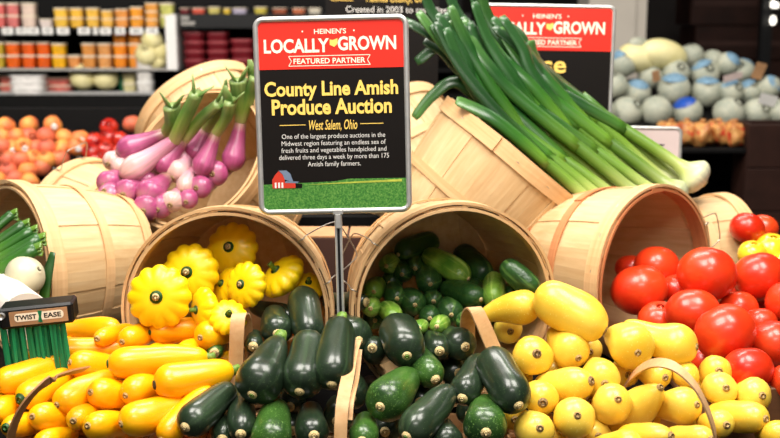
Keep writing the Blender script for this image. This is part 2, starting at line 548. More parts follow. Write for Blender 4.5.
def basket(label, mouth, axis, R=0.185, Rb=0.142, H=0.27, n=16, roll=0.0, handles=(), mid='band', seed=1):
    """mouth: centre of the open end, axis: unit vector out of the mouth."""
    rnd = random.Random(seed)
    axis = Vector(axis).normalized()
    mouth = Vector(mouth)
    base = mouth - axis * H
    root = empty('bushel_basket', base)
    rot = frame_for(axis, roll)
    root.rotation_euler = rot.to_euler()
    tag(root, label, 'basket', 'round wooden stave baskets')
    BASKETS.append(dict(base=base, axis=axis, H=H, R=R, Rb=Rb))
    rad = lambda z: Rb + (R - Rb) * (z / H) ** 0.9 + 0.008 * math.sin(PI * z / H)
    TH = 0.0022
    mb = MB()
    for i in range(n):                                       # staves
        a0 = 2 * PI * (i - 0.58) / n
        a1 = 2 * PI * (i + 0.58) / n
        off = (i % 2) * 0.0021
        top = H - rnd.uniform(0.001, 0.004)
        V, F = [], []
        NZ, NA = 7, 5
        for s_ in (0, 1):
            for iz in range(NZ):
                z = top * iz / (NZ - 1)
                wz = 1.0 - 0.04 * (1 - z / H)
                for ia in range(NA):
                    a = (a0 + a1) / 2 + (a1 - a0) / 2 * wz * (ia / (NA - 1) * 2 - 1)
                    r = rad(max(z, 0)) - 0.004 + off + s_ * TH
                    V.append((r * math.cos(a), r * math.sin(a), z))
        q = NZ * NA
        for iz in range(NZ - 1):
            for ia in range(NA - 1):
                k = iz * NA + ia
                F.append((k, k + NA, k + NA + 1, k + 1))
                F.append((q + k, q + k + 1, q + k + NA + 1, q + k + NA))
        for iz in range(NZ - 1):
            for ia in (0, NA - 1):
                k = iz * NA + ia
                F.append((k, k + NA, q + k + NA, q + k))
        for ia in range(NA - 1):
            for iz in (0, NZ - 1):
                k = iz * NA + ia
                F.append((k, k + 1, q + k + 1, q + k))
        mb.add(V, F)
    mb.build('staves', M['stave'], root, smooth=False)

    def band(name, z0, z1, dr, th, mat, lap):
        V, F = [], []
        seg = 72
        rows = 4
        for k in range(seg + 1):
            a = lap + 2 * PI * k / seg * 1.03
            lift = th * max(0, (k - seg * 0.95) / (seg * 0.05)) if k > seg * 0.95 else 0
            wob = 0.0009 * math.sin(5 * a + lap)
            for (zz, rr) in ((z0, 0), (z1, 0), (z1, th), (z0, th)):
                zc = min(max(zz, 0), H)
                r = rad(zc) + dr + rr + lift
                V.append((r * math.cos(a), r * math.sin(a), zz + wob))
        for k in range(seg):
            for j in range(4):
                j2 = (j + 1) % 4
                F.append((k * 4 + j, k * 4 + j2, k * 4 + 4 + j2, k * 4 + 4 + j))
        F.append((0, 1, 2, 3)); F.append((seg * 4 + 3, seg * 4 + 2, seg * 4 + 1, seg * 4))
        m_ = MB(); m_.add(V, F)
        o = m_.build(name, mat, root, smooth=False)
        return o
    band('rim_band', H - 0.034, H + 0.001, 0.0008, 0.0052, M['band'], rnd.uniform(0, 6))
    band('inner_rim_band', H - 0.03, H + 0.003, -0.0096, 0.005, M['orange_band' if mid == 'orange_band' else 'band'], rnd.uniform(0, 6))
    band('middle_band', H * 0.44, H * 0.44 + 0.022, 0.0006, 0.0028, M[mid], rnd.uniform(0, 6))
    band('base_band', 0.004, 0.028, 0.0006, 0.003, M[mid], rnd.uniform(0, 6))
    # bottom boards
    mb = MB()
    for k in range(5):
        xa = -Rb + 2 * Rb * k / 5 + 0.0002
        xb = -Rb + 2 * Rb * (k + 1) / 5 - 0.0002
        P = []
        for j in range(7):
            x = xa + (xb - xa) * j / 6
            P.append((x, math.sqrt(max((Rb - 0.0022) ** 2 - x * x, 1e-5))))
        ring = [(x, y) for x, y in P] + [(x, -y) for x, y in reversed(P)]
        m_ = len(ring)
        V = [(x, y, 0.006) for x, y in ring] + [(x, y, 0.011) for x, y in ring]
        F = [tuple(range(m_ - 1, -1, -1)), tuple(range(m_, 2 * m_))] + [(i, (i + 1) % m_, m_ + (i + 1) % m_, m_ + i) for i in range(m_)]
        mb.add(V, F)
    mb.build('bottom_boards', M['stave'], root)
    # staples through the rim band
    st0 = None
    for k in range(n):
        if st0 is None:
            mb = MB(); mb.box(R + 0.0042, R + 0.0048, -0.004, 0.004, H - 0.0187, H - 0.0173)
            st0 = so = mb.build('staple', M['wire'], root)
        else:
            so = st0.copy(); COL.objects.link(so); so.parent = root
        so.rotation_euler = (0, 0, 2 * PI * k / n)
    for (ang, lean, hw) in handles:                           # wire bail: U of wire hooked on the rim
        a = ang
        c, s_ = math.cos(a), math.sin(a)
        out = Vector((c, s_, 0)); tan = Vector((-s_, c, 0)); up = Vector((0, 0, 1))
        dirn = (out * math.cos(lean) + up * math.sin(lean))
        o0 = out * (R + 0.005) + up * (H - 0.022)
        pts = [o0 - tan * hw - out * 0.012 + up * 0.028, o0 - tan * hw + up * 0.03, o0 - tan * hw,
               o0 - tan * hw * 0.97 + dirn * 0.03, o0 - tan * hw * 0.85 + dirn * 0.058, o0 - tan * hw * 0.6 + dirn * 0.064,
               o0 + dirn * 0.065, o0 + tan * hw * 0.6 + dirn * 0.064, o0 + tan * hw * 0.85 + dirn * 0.058,
               o0 + tan * hw * 0.97 + dirn * 0.03, o0 + tan * hw, o0 + tan * hw + up * 0.03, o0 + tan * hw - out * 0.012 + up * 0.028]
        tube_obj('wire_handle', [Vector(p[:3]) for p in cr(pts, 4)], 0.0013, M['wire'], root, 6)
    return root


B1 = basket('basket lying open to the front full of yellow pattypan squash', at(227, 313, 1.93), (-0.06, -1, 0.02), R=0.189, roll=0.3,
            handles=((0.25, -0.4, 0.045),), seed=3)
B2 = basket('basket lying open to the front full of green cucumbers', at(455, 306, 1.93), (0.2, -1, 0.0), R=0.185, roll=0.1,
            handles=((PI - 0.55, -1.25, 0.045),), seed=4)
B3 = basket('basket on its side with tomatoes spilling from its open end', at(656, 277, 2.25), (0.64, -0.76, 0.03), R=0.19, roll=0.2, mid='orange_band',
            handles=((0.1, 0.1, 0.04),), seed=5)
B4 = basket('basket on its side with leeks in its open end, beside the twist tie dispenser', at(12, 270, 2.3), (-0.72, -0.66, 0.05), roll=0.5,
            handles=((2.2, -0.3, 0.04),), seed=6)
B5 = basket('pale basket on its side between the peaches and the purple onions', at(80, 228, 2.86), (-0.78, 0.52, 0.12), roll=0.1,
            handles=((1.2, -0.5, 0.04),), seed=7)
B6 = basket('tilted basket holding the purple spring onions', at(196, 157, 2.52), (-0.4, -0.72, 0.56), R=0.18, roll=0.2,
            handles=((2.0, -0.5, 0.04),), seed=8)
BA = basket('tipped basket seen from behind above the purple onions', at(196, 112, 3.2), (-0.55, 0.52, 0.62), R=0.19, roll=0.4,
            handles=((2.5, 0.9, 0.035),), seed=9)
B7 = basket('tilted basket in the middle with the bundle of leeks across its rim', at(520, 156, 2.55), (0.62, 0.04, 0.76), R=0.214, Rb=0.162, H=0.303, roll=0.2,
            handles=((-1.2, 0.2, 0.045),), seed=10)
B8 = basket('basket behind the tomato basket, its mouth turned right', at(726, 256, 2.66), (0.93, 0.3, 0.02), R=0.152, Rb=0.12, H=0.24, roll=0.1,
            handles=((-0.9, -1.2, 0.03),), seed=11)
B9 = basket('basket hidden behind the tall sign beside the leek leaves', at(385, 135, 3.03), (-0.5, 0.5, 0.55), roll=0.3, seed=12)

# ------------------------------------------------------------------ vegetables: layout
ITEMS = []


def D_front(py): return 1.62 + (438 - py) * 0.00213
def D_cuc(py): return 1.93 + (325 - py) * 0.0027
def D_tom(py): return 1.80 + (380 - py) * 0.0036


EXT = {'yellow_zucchini': 1.45, 'crookneck_squash': 1.22}


def gourd(kind, tip, tail, r, label, L=0.17, D=D_front, mat=None, dz=0.0, scar='scar', taper=(1, 0.85), k=4.5, bend=0.0, sc=1.0, stem=False, dd=None):
    e_ = EXT.get(kind, 1.0)
    if math.hypot(tip[0] - tail[0], tip[1] - tail[1]) < 70: tail = (tip[0] + (tail[0] - tip[0]) * e_, tip[1] + (tail[1] - tip[1]) * e_)
    p0 = at(tip[0], tip[1], D(tip[1]) + dz)
    m = mpp(p0)
    rr = r * m * {'yellow_zucchini': 1.04, 'crookneck_squash': 1.07, 'zucchini': 1.08}.get(kind, 1.16)
    l = math.hypot(tip[0] - tail[0], tip[1] - tail[1]) * m
    if dd is None:
        dd = max(math.sqrt(max(L * L - l * l, 0)), 0.25 * l)
    p1 = at(tail[0], tail[1], p0.y + dd)
    ITEMS.append(dict(kind=kind, p0=p0, p1=p1, r=rr, label=label, mat=mat, scar=scar, taper=taper, k=k, bend=bend, sc=sc, stem=stem, idx=len(ITEMS), mob=2.5 if dz >= 0.05 else 0.4 if dz <= -0.03 else 0.7 if dz < 0 else 1.0))


YZ = 'yellow_zucchini'
def yz(tip, tail, r, label, **kw):
    kw.setdefault('taper', (1.0, 0.78)); kw.setdefault('L', 0.15)
    gourd(YZ, tip, tail, r, label, mat='yellow_zucchini', **kw)


yz((154, 385), (233, 370), 19, 'large yellow zucchini with black tip, touching the dark zucchinis', scar='dark_scar', dz=-0.03, k=5, stem=True, sc=1.1)
yz((107, 367), (208, 360), 16.5, 'long yellow zucchini with dark green tip, lying across the pile', scar='green_scar', dz=-0.01, k=5, stem=True, sc=1.25)
yz((69, 359), (112, 364), 15, 'yellow zucchini ending behind the dark green tipped one', L=0.14)
yz((50, 350), (135, 350), 13, 'long slim yellow zucchini along the top beside the twist tie dispenser', dz=0.01)
yz((23, 362), (66, 360), 13.5, 'yellow zucchini just below the green twist ties', L=0.13)
yz((-6, 386), (42, 370), 15.5, 'yellow zucchini at the far left edge below the green ties')
yz((17, 398), (52, 380), 15, 'yellow zucchini with bright green tip behind the hoop handle', scar='green_scar', sc=1.8)
yz((56, 407), (96, 387), 16.5, 'yellow zucchini just right of the hoop handle, tip pointing left down', dz=-0.01)
yz((90, 392), (134, 396), 16.5, 'plump yellow zucchini right below the dark green tipped one')
yz((125, 395), (160, 378), 16.5, 'yellow zucchini just left of the black tipped one')
yz((33, 418), (72, 420), 15.5, 'yellow zucchini inside the curve of the hoop handle, green tinted tip', scar='scar')
yz((73, 421), (90, 412), 12.5, 'small yellow zucchini near the bottom, end facing the viewer', L=0.12)
yz((87, 426), (124, 426), 16, 'bottom row yellow zucchini with small round scar, right of the small one')
yz((121, 424), (172, 410), 19, 'fat yellow zucchini in the bottom row below the black tipped one', dz=-0.015)
yz((162, 440), (197, 404), 15, 'yellow zucchini wedged against the lowest left dark zucchini')
yz((5, 428), (34, 422), 13, 'yellow zucchini with green tip at the bottom left corner', scar='green_scar', sc=1.4)
yz((-8, 414), (18, 404), 14, 'yellow zucchini cut by the left edge below the hoop handle')
yz((36, 440), (62, 432), 13, 'shaded yellow zucchini low inside the hoop handle', L=0.12, dz=0.03)
yz((150, 333), (196, 330), 14.5, 'yellow zucchini with green stem end below the pattypans', scar='green_scar', sc=0.9, L=0.13)
yz((200, 338), (224, 331), 15, 'short yellow zucchini left of the upright wooden strap', L=0.11)
yz((122, 342), (147, 331), 13, 'yellow zucchini below the leftmost pattypan', L=0.12)
yz((95, 341), (120, 334), 9.5, 'slim yellow zucchini below the broad one at the pile top', L=0.12)
yz((120, 329), (72, 333), 12.5, 'broad yellow zucchini lying flat at the top left of the pile', dz=0.03, L=0.14)
yz((180, 350), (197, 344), 10.5, 'small yellow zucchini half hidden above the long one', L=0.1)
yz((150, 353), (166, 348), 9, 'yellow zucchini peeking above the long dark tipped one', L=0.1, dz=0.02)
for tip, tail in (((60, 385), (90, 378)), ((40, 400), (80, 402)), ((100, 410), (140, 405)), ((140, 405), (180, 395)), ((0, 400), (30, 400)), ((180, 372), (220, 362)), ((60, 428), (90, 430)), ((190, 425), (205, 415)), ((105, 440), (130, 436)), ((20, 385), (50, 380)), ((75, 395), (100, 390)), ((60, 345), (90, 342))):
    yz(tip, tail, 14, 'yellow zucchini buried between the others in the left pile', L=0.12, dz=0.075)

Z = 'zucchini'
def zu(tip, tail, r, label, mat='zucchini', **kw):
    kw.setdefault('taper', (1.0, 0.72)); kw.setdefault('k', 5.0)
    gourd(Z, tip, tail, r, label, mat=mat, **kw)


zu((252, 395), (280, 338), 25, 'broad dark zucchini, leftmost of the three in front of the sign post', dz=-0.05, L=0.16, taper=(1.05, 0.5), k=4, stem=True)
zu((300, 392), (311, 334), 21.5, 'dark glossy zucchini, middle of the three in front of the sign post', dz=-0.05, L=0.15, taper=(1, 0.78))
zu((331, 385), (341, 320), 20.5, 'dark zucchini with bright green patch, right of the three by the strap', dz=-0.05, L=0.16, taper=(1.02, 0.76), stem=True)
zu((310, 340), (302, 291), 16.5, 'zucchini pointing up behind the three front ones, below the sign', dz=0.0, L=0.14, taper=(0.95, 0.95))
zu((278, 334), (274, 312), 16, 'short zucchini with greenish stem end behind the broad dark one', L=0.12)
zu((295, 318), (250, 306), 11, 'zucchini lying flat under the smallest pattypans', dz=0.04, L=0.13)
zu((366, 303), (320, 300), 10, 'zucchini lying flat at the foot of the sign post', dz=0.05, L=0.12)
zu((253, 347), (256, 334), 9.5, 'small zucchini right beside the upright strap by the pattypans', L=0.09)
zu((367, 332), (344, 316), 20, 'stout zucchini lying above the wooden strap in the middle', L=0.12, dz=0.0)
zu((240, 434), (238, 386), 15, 'zucchini below the broad dark one, tip near the bottom edge', L=0.16)
zu((185, 428), (232, 388), 18, 'dark zucchini touching the yellow ones at the bottom', L=0.15, dz=-0.02)
zu((270, 447), (276, 404), 20.5, 'bright green shaded zucchini under the broad dark one', mat='zucchini_green', L=0.14)
zu((314, 436), (312, 408), 17, 'dark green zucchini under the middle one, scar at the bottom edge', L=0.14)
zu((222, 440), (228, 405), 13, 'dark zucchini mostly hidden between two at the bottom', L=0.13, dz=0.03)
zu((214, 352), (222, 345), 8, 'tiny green zucchini end between yellow zucchinis and strap', L=0.08, dz=0.02, mat='zucchini_green')

zu((407, 356), (394, 324), 21, 'almost black zucchini at the top of the right zucchini pile', dz=-0.03, L=0.12, taper=(0.95, 0.95))
zu((380, 407), (412, 374), 23, 'green zucchini with large pale scar right of the middle strap', mat='zucchini_green', dz=-0.04, L=0.15, taper=(1, 0.6), stem=True)
zu((408, 437), (452, 389), 19, 'long dark zucchini lying diagonally at the bottom centre', dz=-0.04, L=0.16)
zu((438, 379), (414, 345), 15, 'green zucchini with yellow scar below the almost black one', mat='zucchini_green', L=0.14)
zu((438, 352), (424, 336), 13, 'zucchini end just below the bright cucumber', L=0.11)
zu((465, 346), (446, 335), 16.5, 'dark zucchini left of the curved strap with pale scar', L=0.12)
zu((459, 399), (476, 358), 16, 'dark zucchini in the middle of the right pile, tip pointing down', dz=-0.02, L=0.14)
zu((519, 406), (490, 354), 20.5, 'big black zucchini leaning on the lemon yellow squash', dz=-0.05, L=0.155, taper=(0.95, 0.95))
zu((486, 433), (486, 404), 22, 'green mottled zucchini at the bottom next to the yellow squash', mat='zucchini_green', dz=-0.03, L=0.13)
zu((448, 446), (440, 424), 17, 'dark zucchini cut by the bottom edge right of the diagonal one', L=0.12)
zu((362, 442), (364, 418), 15, 'green zucchini at the bottom edge right of the forked strap', mat='zucchini_green', L=0.12)
zu((366, 352), (378, 358), 14, 'shaded zucchini between the strap and the almost black one', L=0.12, dz=0.03)
for tip, tail in (((425, 372), (440, 362)), ((395, 385), (380, 370)), ((455, 372), (445, 365)), ((420, 405), (432, 395)), ((470, 415), (475, 400)), ((350, 400), (352, 380)), ((290, 410), (290, 390)), ((345, 365), (345, 345)), ((265, 365), (262, 350)), ((292, 428), (292, 412)), ((338, 420), (338, 400)), ((215, 405), (222, 392)), ((385, 432), (390, 420)), ((425, 430), (425, 415))):
    zu(tip, tail, 16, 'dark zucchini buried among the others in the middle pile', L=0.11, dz=0.085)

C = 'cucumber'
def cu(tip, tail, r, label, bright=False, **kw):
    kw.setdefault('taper', (1.0, 0.9)); kw.setdefault('L', 0.11); kw.setdefault('D', D_cuc); kw.setdefault('k', 4)
    gourd(C, tip, tail, r, label, mat='cucumber_bright' if bright else 'cucumber', **kw)


cu((384, 263), (391, 256), 9, 'cucumber with pale yellow end by the left rim, topmost there', True, L=0.09)
cu((397, 259), (436, 244), 11.5, 'dark cucumber lying across the back left of the basket', dz=0.02)
cu((413, 266), (416, 257), 9, 'small dark cucumber end left of the bright knobbly one', L=0.09)
cu((468, 280), (424, 254), 11.5, 'bright knobbly cucumber lying diagonally in the middle of the basket', True, L=0.13, dz=0.0)
cu((480, 272), (452, 245), 12.5, 'dark cucumber lying at the very back of the basket', dz=0.04, L=0.13)
cu((428, 283), (424, 272), 12, 'dark cucumber with ringed pale end below the bright knobbly one', L=0.1)
cu((481, 300), (443, 288), 12, 'dark green knobbly cucumber lying right of the ringed one', L=0.12, dz=-0.01)
cu((470, 288), (478, 284), 8.5, 'small cucumber end above the dark knobbly one', L=0.08, dz=0.02)
cu((493, 302), (493, 276), 11, 'bright green cucumber standing out right of centre', True, dz=-0.02, L=0.11)
cu((538, 293), (503, 262), 11, 'long dark cucumber leaning on the right side of the basket', dz=-0.06, dd=0.03)
cu((513, 301), (508, 294), 10.5, 'dark cucumber end right of the bright standing one', L=0.1)
cu((377, 292), (382, 284), 10, 'light green cucumber end by the left rim of the basket', True, L=0.1)
cu((398, 298), (395, 288), 10, 'dark cucumber end second from the left rim', L=0.1)
cu((414, 305), (410, 296), 12, 'large dark cucumber end in the lower left of the basket', L=0.1)
cu((433, 298), (431, 291), 8.5, 'small dark cucumber end below the ringed one', L=0.09)
cu((428, 317), (424, 311), 9.5, 'cucumber end above the almost black zucchini', L=0.09)
cu((452, 313), (446, 305), 12.5, 'large dark cucumber end below the knobbly one', L=0.1)
cu((394, 318), (383, 307), 9.5, 'bright knobbly cucumber lying low at the left rim', True, L=0.09, dz=-0.03)
cu((370, 308), (374, 302), 8.5, 'small bright cucumber end lowest beside the left rim', True, L=0.09, dz=-0.03)
cu((437, 327), (447, 322), 8, 'bright cucumber end just above the curved strap pile', True, L=0.08, dz=-0.05)
cu((419, 329), (424, 325), 6.5, 'tiny bright cucumber end above the zucchini pile', True, L=0.08, dz=-0.05)
cu((464, 324), (468, 318), 9, 'dark cucumber end left of the curved strap', L=0.09, dz=-0.04)
cu((500, 311), (510, 306), 8, 'bright cucumber end behind the neck of a yellow squash', True, L=0.08)
cu((403, 274), (405, 266), 9.5, 'shaded dark cucumber below the yellow ended one', L=0.09, dz=0.02)
for tip, tail in (((405, 318), (405, 310)), ((440, 285), (440, 275)), ((470, 312), (470, 304)), ((390, 283), (392, 276)), ((483, 318), (483, 310)), ((525, 300), (520, 292)), ((375, 320), (375, 312))):
    cu(tip, tail, 10, 'shaded cucumber buried among the others in the basket', L=0.09, dz=0.05)

S = 'crookneck_squash'
def sq(tip, tail, r, label, **kw):
    kw.setdefault('taper', (1.08, 0.5)); kw.setdefault('L', 0.14); kw.setdefault('k', 2.9)
    gourd(S, tip, tail, r, label, mat='squash', **kw)


sq((605, 332), (536, 292), 25, 'largest lemon yellow squash on top below the tomato basket', dz=-0.02, taper=(0.92, 0.9), k=3.2, L=0.15, scar='cork_scar')
sq((540, 308), (488, 318), 18, 'yellow squash pointing right beside the curved strap', dz=-0.01, bend=0.01, taper=(1.1, 0.4), L=0.11)
sq((537, 354), (522, 361), 21, 'round yellow squash end with brown scar, beside the big black zucchini', dz=-0.02, L=0.1, scar='cork_scar')
sq((579, 357), (556, 334), 20, 'yellow squash below the largest one, scar at lower right', L=0.12)
sq((592, 381), (546, 386), 18.5, 'yellow squash lying sideways with dark scar on its right end', L=0.12, scar='cork_scar', taper=(0.95, 0.8), dz=-0.01)
sq((605, 384), (596, 366), 20, 'yellow squash right of the sideways one, scar low', L=0.12)
sq((543, 403), (533, 390), 18, 'yellow squash with dark scar just right of the black zucchini tip', L=0.11, scar='cork_scar')
sq((577, 416), (564, 423), 22, 'round yellow squash near the bottom below the sideways one', L=0.11, dz=-0.02)
sq((540, 428), (526, 434), 20, 'yellow squash at the bottom beside the mottled green zucchini', L=0.11, dz=-0.01)
sq((618, 400), (600, 414), 20.5, 'yellow squash at lower centre right with round scar on top', L=0.12)
sq((638, 353), (616, 336), 23, 'round yellow squash right of the largest one', dz=-0.03, L=0.12, taper=(1.1, 0.6))
sq((697, 347), (624, 322), 20, 'long yellow squash just below the tomatoes', dz=-0.01, taper=(1.12, 0.55), bend=-0.012, k=3.5, L=0.15)
sq((661, 387), (624, 422), 21, 'yellow squash with pointed top left of the hoop handle', dz=-0.01, L=0.13, taper=(0.7, 1.1), k=2.4)
sq((697, 405), (656, 406), 19.5, 'yellow squash lying under the hoop handle', L=0.12, dz=0.01)
sq((665, 378), (640, 366), 15.5, 'yellow squash behind the left foot of the hoop handle', L=0.12, dz=0.03)
sq((688, 378), (676, 366), 14, 'yellow squash behind the top of the hoop handle', L=0.1, dz=0.03)
sq((718, 372), (704, 374), 17, 'yellow squash just below the lowest big tomato', L=0.1, dz=0.03)
sq((726, 388), (708, 391), 17.5, 'yellow squash right of the hoop handle with scar on its right', L=0.1, dz=0.0)
sq((763, 395), (742, 393), 17.5, 'yellow squash nearest the brown crate board', L=0.11, dz=0.0)
sq((766, 419), (716, 416), 17.5, 'long yellow squash low at the right below the crate board', L=0.13, dz=-0.01, taper=(1, 0.8))
sq((727, 425), (704, 422), 15, 'yellow squash touching the right foot of the hoop handle', L=0.1, dz=0.0)
sq((784, 436), (762, 433), 15, 'yellow squash in the bottom right corner', L=0.1)
sq((672, 436), (628, 436), 14.5, 'yellow squash along the bottom edge left of the handle foot', L=0.12, dz=-0.01, taper=(0.9, 0.8))
sq((712, 440), (676, 436), 14.5, 'shaded yellow squash at the bottom edge under the hoop handle', L=0.11, taper=(0.9, 0.8))
sq((640, 446), (600, 443), 16, 'yellow squash cut by the bottom edge right of the round one', L=0.11)
for tip, tail in (((560, 375), (550, 368)), ((560, 400), (552, 394)), ((590, 400), (584, 392)), ((630, 375), (622, 368)), ((590, 352), (586, 345)), ((650, 420), (645, 415)), ((700, 388), (695, 380)), ((745, 410), (735, 405)), ((555, 335), (548, 328)), ((690, 420), (684, 415)), ((510, 330), (505, 322)), ((555, 440), (552, 430)), ((600, 432), (598, 424)), ((515, 420), (512, 410)), ((520, 380), (516, 372))):
    sq(tip, tail, 15, 'lemon yellow squash buried among the others in the right pile', L=0.09, dz=0.08)

T = 'tomato'
def to(c, r, label, mat='tomato', D=D_tom, dz=0.0, pole=None, kind=T):
    p = at(c[0], c[1], D(c[1]) + dz)
    r *= 1.05
    ITEMS.append(dict(kind=kind, p0=p, p1=p + Vector((0, 1e-4, 0)), r=r * mpp(p), label=label, mat=mat, pole=pole, idx=len(ITEMS), mob=2.0 if dz > 0.03 else 0.6 if dz < 0 else 1.0))


to((640, 291), 27, 'large red tomato at the lower left lip of its basket', pole=(-.2, 0.35, .9))
to((657, 268), 23, 'red tomato inside the basket mouth at the back', dz=0.04, pole=(.1, 0.35, .9))
to((707, 274), 28.5, 'largest red tomato in front of the basket mouth, topmost of the heap', dz=-0.07, pole=(.2, 0.35, .9))
to((760, 278), 26, 'red tomato at the upper right just below the yellow ones', dz=-0.02, pole=(-.2, 0.35, .9))
to((677, 290), 16, 'shaded red tomato between the two large ones at the mouth', dz=0.06)
to((690, 313), 25, 'red tomato left of the big front one, stem side up', pole=(.0, 0.35, .9), dz=-0.0)
to((725, 333), 30, 'big round red tomato at the front centre of the heap', dz=-0.05, pole=(-.5, 0.35, .9))
to((774, 344), 25, 'red tomato at the right edge level with the big front one', dz=-0.02, pole=(.3, 0.35, .9))
to((749, 370), 23.5, 'red tomato with pointed tip at the bottom of the heap', dz=-0.02, pole=(-.05, 0.35, .9))
to((786, 381), 20, 'red tomato cut by the right edge above the crate board', pole=(0, 0.35, .9))
to((786, 300), 23, 'red tomato cut by the right edge, upper one', dz=0.0, pole=(0, 0.35, .9))
to((738, 309), 19, 'red tomato behind the big front one', dz=0.05, pole=(0, 0.35, .9))
to((760, 323), 16, 'small red tomato in the gap right of the big front one', dz=0.04, pole=(0, 0.35, .9))
to((736, 293), 17, 'half hidden red tomato right below the topmost one', dz=0.09, pole=(0, 0.35, .9))
to((757, 303), 15, 'shaded red tomato deep in the gap at upper right', dz=0.08, pole=(0, 0.35, .9))
to((708, 362), 20, 'shaded red tomato just above the yellow squash', dz=0.04, pole=(0, 0.35, .9))
to((660, 318), 20, 'red tomato tucked between the lip tomato and the yellow squash', dz=0.05)
to((630, 268), 14, 'red tomato deep at the left inside the basket mouth', dz=0.14, pole=(0, 0.35, .9))
FAR = lambda py: 2.5
to((748, 233), 16, 'red tomato beside the rim of the rear basket', D=FAR, pole=(.3, 0.35, .9))
to((763, 228), 14, 'farthest red tomato against the dark background', D=FAR, dz=0.06, pole=(.3, 0.35, .9))
to((752, 254), 14, 'yellow tomato next to the rear basket rim', 'yellow_tomato', D=FAR, dz=-0.1, kind='yellow_tomato')
to((769, 248), 17, 'yellow tomato at the right edge, highest yellow one', 'yellow_tomato', D=FAR, dz=-0.04, kind='yellow_tomato')
to((784, 266), 15, 'yellow tomato cut by the right edge', 'yellow_tomato', D=FAR, dz=-0.09, kind='yellow_tomato')

P_ = 'pattypan_squash'
def pa(c, r, n, label, dz=0.0, hid=False):
    p = at(c[0], c[1], 1.885 + (300 - c[1]) * 0.003 + dz)
    ITEMS.append(dict(kind=P_, p0=p, p1=p + Vector((0, 1e-4, 0)), r=r * mpp(p) * 1.0, R=r * mpp(p) * 1.09, label=label, n=n, idx=len(ITEMS), hid=hid, mob=2.0 if dz > 0.01 else 0.5))


pa((160, 297), 30, (-0.05, -1, 0.25), 'leftmost pattypan squash facing the viewer', dz=-0.03)
pa((191, 273), 27.5, (-0.15, -1, 0.3), 'pattypan squash second from the left, facing the viewer')
pa((233, 249), 25, (-0.25, -1, 0.4), 'topmost pattypan squash at the back of the basket')
pa((247, 285), 22, (-0.55, -0.9, 0.3), 'pattypan squash turned left in the middle of the heap', dz=0.0)
pa((283, 277), 24, (-0.6, -0.35, 0.75), 'smooth pattypan squash lying with its stem up on the right', dz=0.02)
pa((228, 286), 18, (-0.75, -0.6, 0.5), 'half hidden pattypan squash with green stem, behind the one turned left', dz=0.05)
pa((206, 312), 21, (-0.8, -0.55, 0.1), 'pattypan squash low in the middle with its stem to the left', dz=0.03)
pa((228, 318), 18, (0.2, -0.7, 0.6), 'pattypan squash just behind the upright wooden strap', dz=0.03)
pa((308, 287), 16, (0.1, -0.6, 0.8), 'shaded pattypan squash at the right rim of its basket', dz=0.06)


# ---- settle: push overlapping vegetables apart, mostly away from the viewer
def spheres(it):
    a, c = np.array(it['p0']), np.array(it['p1'])
    r = it['r']
    if it['kind'] in (T, 'yellow_tomato', P_):
        return [(a, r * (0.72 if it['kind'] == P_ else 0.92))]
    n = 6
    L = np.linalg.norm(c - a)
    out = []
    for i in range(n):
        t = (i + 0.5) / n
        u = 2 * t - 1
        rr = r * (it['taper'][0] + (it['taper'][1] - it['taper'][0]) * t) * math.sqrt(max(1 - abs(u) ** it['k'], 0.02))
        rr = min(rr, max(t, 0) * L * 1.6 + 1e-3, (1 - t) * L * 1.6 + 1e-3)
        out.append((a + (c - a) * t, rr * 0.8))
    return out


